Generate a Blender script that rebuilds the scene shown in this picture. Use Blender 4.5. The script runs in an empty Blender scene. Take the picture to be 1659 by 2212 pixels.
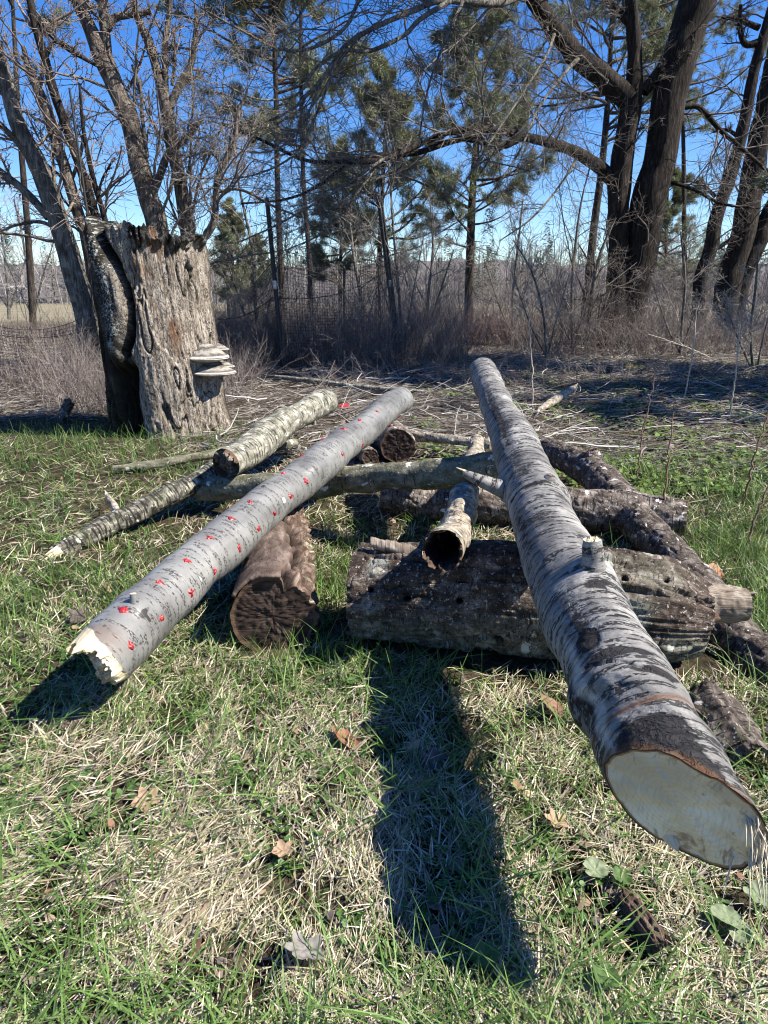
import bpy, math, random
import numpy as np
from mathutils import Vector

random.seed(7)
R = np.random.default_rng(11)
C = bpy.context.scene.collection
PI = math.pi

# ------------------------------------------------------------------ camera model (photo pixel units 1659 x 2212)
F, CX, CY, CAMH = 1480.0, 829.5, 1106.0, 1.1
TH = math.radians(17.5)
CT, ST = math.cos(TH), math.sin(TH)
SUN_AZ, SUN_EL = math.radians(103), math.radians(47)
SUN = np.array([math.sin(SUN_AZ)*math.cos(SUN_EL), math.cos(SUN_AZ)*math.cos(SUN_EL), math.sin(SUN_EL)])

def W(u, v, d):
    a = (u-CX)/F; b = (CY-v)/F
    return np.array([a*d, d*(CT+b*ST), CAMH+d*(b*CT-ST)])
def Wy(u, v, y):
    b = (CY-v)/F
    return W(u, v, y/(CT+b*ST))
def dy(v, y):
    b = (CY-v)/F
    return y/(CT+b*ST)
def G(u, v, z=0.0):
    b = (CY-v)/F
    return W(u, v, (z-CAMH)/(b*CT-ST))
def proj(P):
    P = np.asarray(P, float)
    y = P[..., 1]; z = P[..., 2]-CAMH
    d = y*CT-z*ST; up = y*ST+z*CT
    return CX+P[..., 0]/d*F, CY-up/d*F, d

# ------------------------------------------------------------------ numpy noise
def _h(ix, iy, iz, seed):
    n = (ix.astype(np.uint32)*np.uint32(374761393) + iy.astype(np.uint32)*np.uint32(668265263)
         + iz.astype(np.uint32)*np.uint32(2246822519) + np.uint32((seed*3266489917+12345) & 0xffffffff))
    n = (n ^ (n >> np.uint32(13)))*np.uint32(1274126177)
    n = (n ^ (n >> np.uint32(16)))*np.uint32(2654435761)
    n = n ^ (n >> np.uint32(15))
    return n.astype(np.float64)/4294967295.0
def vn(P, seed=0):
    P = np.asarray(P, float)
    i = np.floor(P).astype(np.int64); f = P-i; w = f*f*(3-2*f)
    o = 0
    for a in (0, 1):
        for b in (0, 1):
            for c in (0, 1):
                k = (w[:, 0] if a else 1-w[:, 0])*(w[:, 1] if b else 1-w[:, 1])*(w[:, 2] if c else 1-w[:, 2])
                o = o+k*_h(i[:, 0]+a, i[:, 1]+b, i[:, 2]+c, seed)
    return o*2-1
def fbm(P, oct=4, seed=0, gain=.5):
    P = np.asarray(P, float); o = 0; a = 1; s = 0
    for k in range(oct):
        o = o+a*vn(P*2**k, seed+k*17); s += a; a *= gain
    return o/s
def sst(x, a, b):
    t = np.clip((x-a)/(b-a), 0, 1)
    return t*t*(3-2*t)
def nrm(v):
    v = np.asarray(v, float)
    return v/np.maximum(np.linalg.norm(v, axis=-1, keepdims=True), 1e-9)

# ------------------------------------------------------------------ objects
def tag(o, label=None, cat=None, group=None, kind=None):
    if label: o['label'] = label
    if cat: o['category'] = cat
    if group: o['group'] = group
    if kind: o['kind'] = kind
    return o
def thing(name, label, cat, base, group=None):
    o = bpy.data.objects.new(name, None); C.objects.link(o)
    o.location = [float(x) for x in base]; o.empty_display_size = .1
    return tag(o, label, cat, group)
def mk(name, V, Fs, mat, parent=None, smooth=True, attrs=None):
    V = np.asarray(V, np.float32).reshape(-1, 3)
    if parent is not None:
        V = V-np.array(parent.location, np.float32)
    if not isinstance(Fs, (list, tuple)): Fs = [Fs]
    Fs = [np.asarray(f, np.int32) for f in Fs if len(f)]
    me = bpy.data.meshes.new(name)
    nl = sum(f.size for f in Fs); nf = sum(len(f) for f in Fs)
    me.vertices.add(len(V)); me.vertices.foreach_set('co', V.ravel())
    me.loops.add(nl); me.loops.foreach_set('vertex_index', np.concatenate([f.ravel() for f in Fs]))
    me.polygons.add(nf)
    st = []; o = 0
    for f in Fs:
        st.append(o+np.arange(len(f), dtype=np.int32)*f.shape[1]); o += f.size
    me.polygons.foreach_set('loop_start', np.concatenate(st).astype(np.int32))
    me.update(calc_edges=True)
    me.polygons.foreach_set('use_smooth', np.full(nf, smooth, dtype=bool))
    for k, a in (attrs or {}).items():
        a = np.asarray(a, np.float32)
        if a.ndim == 1:
            at = me.attributes.new(k, 'FLOAT', 'POINT'); at.data.foreach_set('value', a)
        else:
            at = me.attributes.new(k, 'FLOAT_VECTOR', 'POINT'); at.data.foreach_set('vector', a.ravel())
    me.update()
    ob = bpy.data.objects.new(name, me); C.objects.link(ob)
    ob.data.materials.append(mat)
    if parent is not None: ob.parent = parent
    return ob
class MB:
    def __init__(s): s.V = []; s.Q = []; s.T = []; s.A = {}; s.n = 0
    def add(s, V, Q=None, T=None, **A):
        V = np.asarray(V, float).reshape(-1, 3); s.V.append(V)
        if Q is not None and len(Q): s.Q.append(np.asarray(Q)+s.n)
        if T is not None and len(T): s.T.append(np.asarray(T)+s.n)
        for k, a in A.items():
            a = np.asarray(a, float)
            if a.shape == (3,): a = np.tile(a, (len(V), 1))
            elif a.ndim == 0: a = np.full(len(V), float(a))
            s.A.setdefault(k, []).append(a)
        s.n += len(V)
    def build(s, name, mat, parent=None, smooth=True):
        Fs = []
        if s.Q: Fs.append(np.concatenate(s.Q))
        if s.T: Fs.append(np.concatenate(s.T))
        return mk(name, np.concatenate(s.V), Fs, mat, parent, smooth, {k: np.concatenate(a) for k, a in s.A.items()})

# ------------------------------------------------------------------ node helper
class NT:
    def __init__(s, name):
        s.m = bpy.data.materials.new(name); s.m.use_nodes = True
        s.t = s.m.node_tree; s.t.nodes.clear(); s.L = s.t.links
    def n(s, ty, **kw):
        x = s.t.nodes.new(ty)
        for k, v in kw.items(): setattr(x, k, v)
        return x
    def put(s, sock, v):
        if hasattr(v, 'links') or isinstance(v, bpy.types.NodeSocket): s.L.new(v, sock)
        elif isinstance(v, (tuple, list)):
            sock.default_value = (*v, 1) if (len(v) == 3 and sock.type == 'RGBA') else v
        else: sock.default_value = v
    def vec(s, name):
        return s.n('ShaderNodeAttribute', attribute_name=name).outputs['Vector']
    def fac(s, name):
        return s.n('ShaderNodeAttribute', attribute_name=name).outputs['Fac']
    def obj(s): return s.n('ShaderNodeTexCoord').outputs['Object']
    def pos(s): return s.n('ShaderNodeNewGeometry').outputs['Position']
    def mp(s, v, sc, loc=(0, 0, 0)):
        x = s.n('ShaderNodeMapping'); s.put(x.inputs['Vector'], v); x.inputs['Scale'].default_value = sc; x.inputs['Location'].default_value = loc
        return x.outputs[0]
    def noise(s, v, sc=5, det=4, rough=.55, dist=0):
        x = s.n('ShaderNodeTexNoise'); s.put(x.inputs['Vector'], v)
        x.inputs['Scale'].default_value = sc; x.inputs['Detail'].default_value = det
        x.inputs['Roughness'].default_value = rough; x.inputs['Distortion'].default_value = dist
        return x.outputs['Fac']
    def vor(s, v, sc=5, feat='F1', rnd=1, out='Distance'):
        x = s.n('ShaderNodeTexVoronoi', feature=feat); s.put(x.inputs['Vector'], v)
        x.inputs['Scale'].default_value = sc; x.inputs['Randomness'].default_value = rnd
        return x.outputs[out]
    def ramp(s, f, stops):
        x = s.n('ShaderNodeValToRGB'); s.put(x.inputs[0], f); e = x.color_ramp.elements
        while len(e) < len(stops): e.new(.5)
        for q, (p, c) in zip(e, stops):
            q.position = p; q.color = (*c, 1) if len(c) == 3 else c
        return x.outputs[0]
    def st(s, f, a, b, lo=0, hi=1):
        x = s.n('ShaderNodeMapRange', interpolation_type='SMOOTHSTEP'); s.put(x.inputs[0], f)
        for i, q in ((1, a), (2, b), (3, lo), (4, hi)): x.inputs[i].default_value = q
        return x.outputs[0]
    def mix(s, f, a, b, blend='MIX'):
        x = s.n('ShaderNodeMix', data_type='RGBA', blend_type=blend)
        s.put(x.inputs[0], f); s.put(x.inputs[6], a); s.put(x.inputs[7], b)
        return x.outputs[2]
    def ma(s, op, a, b=0.0, clamp=False):
        x = s.n('ShaderNodeMath', operation=op, use_clamp=clamp); s.put(x.inputs[0], a); s.put(x.inputs[1], b)
        return x.outputs[0]
    def bump(s, h, st=.5, dist=.01):
        x = s.n('ShaderNodeBump'); s.put(x.inputs['Height'], h); x.inputs['Strength'].default_value = st; x.inputs['Distance'].default_value = dist
        return x.outputs[0]
    def out(s, col, rough=.8, bump=None, spec=.25, trans=0.0):
        p = s.n('ShaderNodeBsdfPrincipled'); o = s.n('ShaderNodeOutputMaterial')
        s.put(p.inputs['Base Color'], col); s.put(p.inputs['Roughness'], rough); p.inputs['Specular IOR Level'].default_value = spec
        if bump is not None: s.L.new(bump, p.inputs['Normal'])
        if trans:
            t = s.n('ShaderNodeBsdfTranslucent'); s.put(t.inputs['Color'], col)
            mx = s.n('ShaderNodeMixShader'); mx.inputs[0].default_value = trans
            s.L.new(p.outputs[0], mx.inputs[1]); s.L.new(t.outputs[0], mx.inputs[2]); s.L.new(mx.outputs[0], o.inputs[0])
        else: s.L.new(p.outputs[0], o.inputs[0])
        return s.m

# ------------------------------------------------------------------ materials
# 'ua' = (arc length round the log, length along the log, radius share) ; 'm' = three painted-in masks of marks, plus shade on the birch and stump
def m_aspen():
    s = NT('aspen_bark'); ua = s.vec('ua'); m = s.n('ShaderNodeSeparateXYZ'); s.put(m.inputs[0], s.vec('m'))
    big = s.noise(s.mp(ua, (7, 3, 1)), 1, 5, .6)
    col = s.ramp(big, [(.28, (.055, .056, .055)), (.45, (.145, .147, .143)), (.6, (.215, .217, .208)), (.75, (.30, .30, .285))])
    fine = s.noise(s.mp(ua, (60, 260, 1)), 1, 3)
    col = s.mix(s.st(fine, .3, .7, 0, .3), col, (.17, .165, .16))
    da = s.noise(s.mp(ua, (120, 210, 1)), 1, 2, .5)
    clus = s.noise(s.mp(ua, (14, 62, 1), (3, 5, 0)), 1, 3, .5)
    dash = s.ma('MULTIPLY', s.st(da, .47, .54), s.st(clus, .50, .58))
    col = s.mix(s.ma('MULTIPLY', dash, .92), col, (.03, .028, .026))
    cr = s.noise(s.mp(ua, (5, 170, 1), (1, 2, 0)), 1, 3, .6)
    col = s.mix(s.st(cr, .62, .7, 0, .55), col, (.09, .085, .08))
    bk = s.noise(s.mp(ua, (45, 90, 1), (7, 7, 0)), 1, 4, .65)
    kn = s.st(s.ma('ADD', m.outputs[0], s.ma('MULTIPLY', bk, 1.2)), .95, 1.15)
    col = s.mix(kn, col, (.035, .032, .03))
    col = s.mix(s.st(s.ma('ADD', m.outputs[1], bk), .9, 1.0), col, (.68, .67, .64))
    col = s.mix(m.outputs[2], col, (.13, .08, .05))
    h = s.ma('ADD', s.ma('MULTIPLY', dash, .6), s.ma('MULTIPLY', fine, .5))
    return s.out(col, s.st(big, .3, .7, .46, .34), s.bump(h, .5, .003), .5)
def m_birch():
    s = NT('big_birch_bark'); ua = s.vec('ua'); m = s.n('ShaderNodeSeparateXYZ'); s.put(m.inputs[0], s.vec('m'))
    big = s.noise(s.mp(ua, (9, 5, 1)), 1, 6, .65)
    col = s.ramp(big, [(.3, (.06, .058, .055)), (.43, (.155, .15, .142)), (.56, (.28, .273, .255)), (.72, (.44, .43, .40))])
    str_ = s.noise(s.mp(ua, (7, 60, 1)), 1, 5, .65)
    col = s.mix(s.st(str_, .45, .68, 0, .8), col, (.085, .083, .085))
    fine = s.noise(s.mp(ua, (110, 300, 1)), 1, 3, .6)
    col = s.mix(s.st(fine, .42, .62, 0, .5), col, (.11, .11, .11))
    da = s.noise(s.mp(ua, (85, 190, 1)), 1, 2, .5)
    clus = s.noise(s.mp(ua, (10, 62, 1), (3, 5, 0)), 1, 3, .5)
    dash = s.ma('MULTIPLY', s.st(da, .44, .51), s.st(clus, .51, .57))
    col = s.mix(s.ma('MULTIPLY', dash, .95), col, (.018, .017, .017))
    cr = s.noise(s.mp(ua, (40, 55, 1)), 1, 4, .7, .6)
    sc = s.st(s.ma('ADD', m.outputs[0], s.ma('MULTIPLY', s.ma('SUBTRACT', cr, .5), 1.7)), .40, .72)
    col = s.mix(sc, col, (.022, .021, .022))
    lich = s.noise(s.mp(ua, (22, 22, 1), (9, 2, 0)), 1, 4, .6)
    col = s.mix(s.st(lich, .68, .74, 0, .6), col, (.26, .30, .16))
    col = s.mix(m.outputs[1], col, (.10, .05, .025))
    col = s.mix(m.outputs[2], col, (.55, .54, .50))
    h = s.ma('ADD', s.ma('MULTIPLY', dash, .9), s.ma('ADD', s.ma('MULTIPLY', fine, .35), s.ma('MULTIPLY', s.ma('MULTIPLY', cr, m.outputs[0]), 2.2)))
    return s.out(col, s.ma('ADD', .6, s.ma('MULTIPLY', sc, .3)), s.bump(h, 1.0, .007), .3)
def m_rot():
    s = NT('dark_rotten_bark'); ua = s.vec('ua'); m = s.n('ShaderNodeSeparateXYZ'); s.put(m.inputs[0], s.vec('m'))
    a = s.noise(s.mp(ua, (14, 9, 1)), 1, 6, .7)
    col = s.ramp(a, [(.3, (.020, .015, .011)), (.45, (.050, .037, .029)), (.54, (.10, .077, .062)), (.64, (.235, .198, .168)), (.75, (.43, .39, .35))])
    pl = s.noise(s.mp(ua, (26, 18, 1), (2, 7, 0)), 1, 3, .5)
    col = s.mix(s.st(pl, .58, .6, 0, .75), col, (.045, .03, .026))
    fib = s.noise(s.mp(ua, (240, 14, 1)), 1, 3, .6)
    col = s.mix(s.st(fib, .42, .62, 0, .45), col, (.02, .014, .011))
    fl = s.noise(s.mp(ua, (65, 65, 1), (1, 9, 0)), 1, 4, .7)
    col = s.mix(s.st(fl, .57, .64, 0, .8), col, (.45, .40, .36))
    gr = s.ramp(s.noise(s.mp(ua, (26, 20, 1), (5, 5, 5)), 1, 6, .7), [(.35, (.03, .03, .022)), (.5, (.115, .112, .082)), (.66, (.30, .295, .25))])
    col = s.mix(s.ma('MULTIPLY', m.outputs[0], .85), col, gr)
    col = s.mix(m.outputs[1], col, (.40, .41, .36))
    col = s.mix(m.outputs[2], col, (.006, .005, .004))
    rl = s.ma('ABSOLUTE', s.ma('SUBTRACT', s.noise(s.mp(ua, (14, 22, 1), (1, 4, 7)), 1, 4, .65, .4), .5))
    col = s.mix(s.st(rl, .004, .02, .85, 0), col, (.012, .009, .007))
    h = s.ma('ADD', a, s.ma('ADD', s.ma('MULTIPLY', fib, .3), s.ma('MULTIPLY', pl, .6)))
    return s.out(col, .85, s.bump(h, .9, .012), .15)
def m_patchy(name, dark, mid, pale, lich, k=1.0, mossy=.0, dash=.62):
    s = NT(name); ua = s.vec('ua')
    a = s.noise(s.mp(ua, (22*k, 13*k, 1)), 1, 6, .68)
    col = s.ramp(a, [(.32, dark), (.5, mid), (.66, pale)])
    w = s.noise(s.mp(ua, (24*k, 15*k, 1), (4, 1, 2)), 1, 3, .55, .4)
    col = s.mix(s.st(w, .64, .66), col, lich)
    w2 = s.noise(s.mp(ua, (90*k, 90*k, 1), (2, 2, 2)), 1, 3, .6)
    col = s.mix(s.st(w2, .62, .68, 0, .7), col, lich)
    bl = s.noise(s.mp(ua, (14*k, 80*k, 1), (6, 1, 2)), 1, 3, .55)
    col = s.mix(s.st(bl, dash, dash+.05, 0, .9), col, tuple(x*.35 for x in dark))
    if mossy:
        mo = s.noise(s.mp(ua, (16, 10, 1), (8, 8, 8)), 1, 4)
        col = s.mix(s.st(mo, .5, .6, 0, mossy), col, (.045, .055, .016))
    h = s.ma('ADD', a, s.ma('MULTIPLY', w2, .5))
    return s.out(col, .8, s.bump(h, .8, .008), .2)
def m_furrow():
    s = NT('furrowed_bark'); ua = s.vec('ua'); m = s.n('ShaderNodeSeparateXYZ'); s.put(m.inputs[0], s.vec('m'))
    a = s.noise(s.mp(ua, (42, 16, 1)), 1, 6, .7, .5)
    col = s.ramp(a, [(.3, (.02, .013, .010)), (.48, (.075, .05, .038)), (.6, (.18, .135, .108)), (.75, (.36, .31, .265))])
    sm = s.ramp(s.noise(s.mp(ua, (30, 8, 1), (3, 3, 3)), 1, 5, .65), [(.3, (.04, .027, .022)), (.5, (.105, .077, .063)), (.7, (.23, .185, .158))])
    col = s.mix(m.outputs[0], col, sm)
    col = s.mix(m.outputs[2], col, (.012, .008, .006))
    li = s.noise(s.mp(ua, (30, 30, 1), (7, 3, 3)), 1, 4)
    col = s.mix(s.ma('MULTIPLY', s.st(li, .56, .62), m.outputs[1]), col, (.30, .31, .20))
    return s.out(col, .85, s.bump(a, .9, .01), .15)
def m_wood(name, c0, c1, c2, ring=60, streak=.5, bark=(.09, .055, .035)):
    s = NT(name); p = s.vec('ua'); r = s.fac('rad')
    n1 = s.noise(s.mp(p, (16, 16, 16)), 1, 5, .6)
    col = s.ramp(n1, [(.3, c0), (.5, c1), (.7, c2)])
    rg = s.noise(s.mp(p, (230, 12, 9)), 1, 3, .6)
    col = s.mix(s.st(rg, .45, .65, 0, streak), col, tuple(x*.45 for x in c0))
    w = s.n('ShaderNodeMath', operation='SINE'); s.put(w.inputs[0], s.ma('ADD', s.ma('MULTIPLY', r, ring), s.ma('MULTIPLY', n1, 9)))
    col = s.mix(s.st(w.outputs[0], .2, 1, 0, .22), col, tuple(x*.6 for x in c0))
    st = s.noise(s.mp(p, (26, 26, 26), (4, 4, 1)), 1, 4, .65)
    col = s.mix(s.st(st, .63, .72, 0, .7), col, tuple(x*f for x, f in zip(c0, (.42, .3, .2))))
    col = s.mix(s.st(r, .9, .93), col, bark)
    return s.out(col, .75, s.bump(s.ma('ADD', n1, rg), .6, .004), .2)
def m_cut():
    s = NT('sawn_birch_wood'); p = s.vec('ua'); r = s.fac('rad')
    n1 = s.noise(s.mp(p, (14, 14, 14)), 1, 4, .5)
    col = s.ramp(n1, [(.35, (.70, .54, .32)), (.55, (.82, .68, .45)), (.7, (.87, .77, .56))])
    saw = s.noise(s.mp(p, (30, 330, 9)), 1, 2, .5)
    col = s.mix(s.st(saw, .5, .66, 0, .3), col, (.48, .37, .24))
    rg = s.n('ShaderNodeMath', operation='SINE'); s.put(rg.inputs[0], s.ma('ADD', s.ma('MULTIPLY', r, 75), s.ma('MULTIPLY', n1, 4)))
    col = s.mix(s.st(rg.outputs[0], .3, 1, 0, .16), col, (.45, .33, .2))
    st = s.noise(s.mp(p, (17, 30, 20), (4, 4, 1)), 1, 5, .7, .5)
    edge_ = s.st(r, .35, .95, 0, .12)
    col = s.mix(s.st(s.ma('ADD', st, edge_), .62, .72, 0, .75), col, (.26, .16, .08))
    gr = s.noise(s.mp(p, (9, 9, 9), (1, 8, 1)), 1, 3)
    col = s.mix(s.st(gr, .46, .7, 0, .6), col, (.46, .36, .23))
    ed = s.noise(s.mp(p, (40, 40, 40)), 1, 3)
    e2 = s.ma('ADD', r, s.ma('MULTIPLY', s.ma('SUBTRACT', ed, .5), .06))
    col = s.mix(s.st(e2, .93, .95), col, (.30, .18, .09))
    col = s.mix(s.st(e2, .965, .98), col, (.06, .04, .03))
    return s.out(col, .7, s.bump(s.ma('ADD', saw, s.ma('MULTIPLY', st, .5)), .35, .003), .2)
def m_col(name, rough=.8, trans=0.0, spec=.2, var=.0, sc=40):
    s = NT(name); c = s.vec('col')
    if var:
        n1 = s.noise(s.obj(), sc, 4, .6)
        c = s.mix(s.st(n1, .3, .7, 0, var), c, s.mix(1.0, c, (.3, .28, .26), 'MULTIPLY'))
    return s.out(c, rough, None, spec, trans)
def m_treebark(name, a, b, c, sc=1.0, lich=0.0):
    s = NT(name); p = s.obj()
    f = s.noise(s.mp(p, (22*sc, 22*sc, 4*sc)), 1, 6, .7, .3)
    col = s.ramp(f, [(.35, a), (.5, b), (.66, c)])
    g = s.noise(p, 3.0*sc, 4, .6)
    col = s.mix(s.st(g, .4, .65, 0, .5), col, a)
    if lich:
        l = s.noise(p, 9, 5, .65)
        col = s.mix(s.st(l, .55, .66, 0, lich), col, (.30, .31, .26))
    return s.out(col, .9, s.bump(f, 1.0, .05), .15)
def m_stump():
    s = NT('stump_wood'); ua = s.vec('ua'); m = s.n('ShaderNodeSeparateXYZ'); s.put(m.inputs[0], s.vec('m')); k = s.n('ShaderNodeSeparateXYZ'); s.put(k.inputs[0], s.vec('k'))
    a = s.noise(s.mp(ua, (26, 5, 1)), 1, 6, .7, .3)
    col = s.ramp(a, [(.3, (.10, .08, .062)), (.47, (.25, .215, .175)), (.6, (.38, .34, .29)), (.75, (.50, .46, .40))])
    cr = s.noise(s.mp(ua, (60, 14, 1), (2, 4, 4)), 1, 5, .7, .8)
    col = s.mix(s.st(cr, .55, .62, 0, .8), col, (.05, .038, .03))
    rl = s.ma('ABSOLUTE', s.ma('SUBTRACT', s.noise(s.mp(ua, (26, 7, 1), (9, 4, 1)), 1, 4, .6, .5), .5))
    col = s.mix(s.st(rl, .006, .03, .85, 0), col, (.03, .024, .019))
    rl2 = s.ma('ABSOLUTE', s.ma('SUBTRACT', s.noise(s.mp(ua, (10, 16, 1), (1, 4, 7)), 1, 3, .6, .4), .5))
    col = s.mix(s.st(rl2, .003, .014, .7, 0), col, (.04, .03, .024))
    rd = s.ramp(s.noise(s.mp(ua, (30, 8, 1), (5, 4, 4)), 1, 5, .7), [(.35, (.05, .018, .010)), (.5, (.11, .05, .026)), (.68, (.25, .15, .085))])
    col = s.mix(m.outputs[0], col, rd)
    gry = s.ramp(s.noise(s.mp(ua, (24, 6, 1), (1, 8, 4)), 1, 6, .7), [(.35, (.010, .009, .007)), (.52, (.034, .028, .022)), (.7, (.10, .088, .072))])
    col = s.mix(s.ma('MULTIPLY', m.outputs[2], 1.0, True), col, gry)
    li = s.noise(s.mp(ua, (62, 62, 1), (7, 3, 3)), 1, 5, .75)
    lp = s.noise(s.mp(ua, (13, 9, 1), (2, 3, 3)), 1, 3, .6)
    lm = s.ma('MULTIPLY', s.st(s.ma('ADD', li, s.ma('MULTIPLY', lp, .6)), .80, .86), m.outputs[1])
    col = s.mix(lm, col, s.ramp(s.noise(s.mp(ua, (90, 90, 1)), 1, 2), [(.3, (.20, .21, .19)), (.7, (.52, .54, .51))]))
    mo = s.noise(s.mp(ua, (20, 12, 1), (7, 9, 3)), 1, 4, .6)
    col = s.mix(s.ma('MULTIPLY', s.st(mo, .5, .6, 0, .8), k.outputs[1]), col, (.06, .065, .02))
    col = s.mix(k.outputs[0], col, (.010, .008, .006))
    h = s.ma('ADD', a, s.ma('ADD', s.ma('MULTIPLY', cr, -.8), s.ma('MULTIPLY', lm, .5)))
    return s.out(col, .9, s.bump(h, 1.0, .02), .12)
def m_ground():
    s = NT('ground'); p = s.pos()
    a = s.noise(p, 14, 6, .7)
    col = s.ramp(a, [(.3, (.012, .009, .006)), (.5, (.04, .031, .02)), (.7, (.11, .09, .06))])
    sx = s.n('ShaderNodeSeparateXYZ'); s.put(sx.inputs[0], p)
    far = s.st(s.ma('ADD', sx.outputs[1], s.ma('MULTIPLY', s.noise(p, .12, 3), 12)), 34, 44)
    fg = s.ramp(s.noise(p, .35, 5, .6), [(.3, (.15, .14, .085)), (.7, (.23, .20, .14))])
    col = s.mix(far, col, fg)
    return s.out(col, .95, s.bump(a, .8, .03), .1)
def m_fungus():
    s = NT('bracket_fungus'); r = s.fac('rad'); un = s.fac('under')
    n1 = s.noise(s.obj(), 22, 4)
    w = s.n('ShaderNodeMath', operation='SINE'); s.put(w.inputs[0], s.ma('ADD', s.ma('MULTIPLY', r, 15), s.ma('MULTIPLY', n1, 7)))
    top = s.ramp(s.ma('MULTIPLY_ADD', w.outputs[0], .5), [(.0, (.075, .066, .058)), (.5, (.16, .15, .13)), (1, (.27, .25, .22))])
    top = s.mix(s.st(r, .9, .97), top, (.46, .44, .39))
    col = s.mix(un, top, s.mix(s.st(n1, .4, .7), (.46, .43, .38), (.30, .275, .24)))
    return s.out(col, .8, s.bump(s.ma('ADD', w.outputs[0], n1), .4, .006), .2)
def m_plain(name, c, rough=.6, spec=.4, dark=.5, sc=60):
    s = NT(name); n1 = s.noise(s.obj(), sc, 4)
    return s.out(s.mix(s.st(n1, .35, .65), tuple(x*dark for x in c), c), rough, s.bump(n1, .5, .003), spec)

ASPEN = m_aspen(); BIRCH = m_birch(); ROT = m_rot(); FURROW = m_furrow(); STUMP = m_stump()
MOSSY = m_patchy('mossy_log_bark', (.05, .047, .032), (.135, .13, .09), (.25, .24, .18), (.55, .54, .49), 1.0, .35)
BIRCHY = m_patchy('birch_log_bark', (.045, .043, .036), (.20, .195, .16), (.40, .39, .33), (.60, .59, .54), 1.0, .3, .55)
DARKB = m_patchy('dark_birch_bark', (.02, .018, .015), (.10, .095, .078), (.34, .33, .27), (.56, .55, .49), 1.1, .3, .50)
PAPERY = m_patchy('papery_log_bark', (.026, .020, .016), (.10, .080, .066), (.31, .28, .245), (.60, .57, .52), 1.2, 0, .57)
REDROT = m_patchy('reddish_rotten_bark', (.020, .016, .013), (.075, .060, .050), (.225, .198, .172), (.44, .42, .38), 1.15, 0, .56)
HOLLOW = m_patchy('lichened_hollow_bark', (.06, .048, .036), (.24, .21, .165), (.43, .39, .32), (.60, .58, .51), 1.5, 0, .58)
FRESH = m_wood('fresh_wood', (.66, .53, .36), (.80, .69, .50), (.85, .77, .60), 34, .3)
CUT = m_cut()
SPLINT = m_wood('pale_broken_wood', (.40, .30, .17), (.64, .55, .38), (.76, .69, .53), 8, .55, (.55, .47, .32))
WEATH = m_wood('weathered_wood', (.10, .075, .055), (.22, .18, .14), (.34, .30, .25), 30, .7)
DARKEND = m_wood('dark_end_grain', (.022, .014, .011), (.05, .033, .026), (.10, .07, .055), 50, .8)
WAX = m_plain('red_sealing_wax', (.36, .018, .024), .35, .5, .55, 180)
FUNGUS = m_fungus()
GROUND = m_ground()
GRASS = m_col('grass_blades', .5, .35, .35)
STRAW = m_col('dry_straw', .7, .18, .25)
LEAF = m_col('leaves', .6, .25, .3, .35, 60)
TWIG = m_col('twig_bark', .85, 0, .15)
NEEDLE = m_col('pine_needles', .5, .2, .3)
BARK_DARK = m_treebark('dark_tree_bark', (.011, .009, .008), (.032, .026, .022), (.075, .063, .054), 1.0)
BARK_BROWN = m_treebark('brown_tree_bark', (.04, .032, .027), (.16, .132, .11), (.34, .30, .255), 1.6, .3)
BARK_GREY = m_treebark('grey_lichen_bark', (.04, .036, .031), (.16, .147, .128), (.34, .32, .285), 1.6, .5)
BARK_PINE = m_treebark('pine_bark', (.02, .016, .013), (.055, .044, .036), (.11, .088, .072), 1.2)
METAL = m_plain('dark_steel_post', (.03, .032, .034), .6, .4)
NETM = m_plain('black_netting', (.02, .02, .022), .6, .3)

# ------------------------------------------------------------------ curves and tubes
def crv(pts, n):
    P = np.asarray(pts, float)
    if len(P) == 2: P = np.stack([P[0], (P[0]+P[1])/2, P[1]])
    E = np.vstack([2*P[0]-P[1], P, 2*P[-1]-P[-2]])
    out = []
    for i in range(1, len(E)-2):
        t = np.linspace(0, 1, 24, endpoint=False)[:, None]
        a, b, c, d = E[i-1], E[i], E[i+1], E[i+2]
        out.append(.5*(2*b+(c-a)*t+(2*a-5*b+4*c-d)*t*t+(3*b-a-3*c+d)*t**3))
    Q = np.vstack(out+[P[-1:]])
    s = np.concatenate([[0], np.cumsum(np.linalg.norm(np.diff(Q[:, :3], axis=0), axis=1))])
    S = np.linspace(0, s[-1], n)
    return np.stack([np.interp(S, s, Q[:, k]) for k in range(Q.shape[1])], 1), S
def frames(P):
    T = nrm(np.gradient(P, axis=-2))
    up = np.zeros_like(T); up[..., 2] = 1
    steep = np.abs(T[..., 2].mean(-1)) > .8
    if up.ndim == 2:
        if steep: up[:] = (0, -1, 0)
    else: up[steep] = (0, -1, 0)
    S = nrm(np.cross(T, up)); U = np.cross(S, T)
    return T, S, U
def tubes(P, r, sides):
    """P (N,K,3), r (N,K) -> V, Q"""
    N, K = r.shape
    T, S, U = frames(P)
    a = np.arange(sides)*2*PI/sides
    V = P[:, :, None, :]+r[:, :, None, None]*(np.cos(a)[None, None, :, None]*U[:, :, None, :]+np.sin(a)[None, None, :, None]*S[:, :, None, :])
    i = np.arange(N)[:, None, None]*K*sides; k = np.arange(K-1)[None, :, None]*sides; j = np.arange(sides)[None, None, :]; j2 = (j+1) % sides
    Q = np.stack(np.broadcast_arrays(i+k+j, i+k+j2, i+k+sides+j2, i+k+sides+j), -1).reshape(-1, 4)
    return V.reshape(-1, 3), Q

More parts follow.
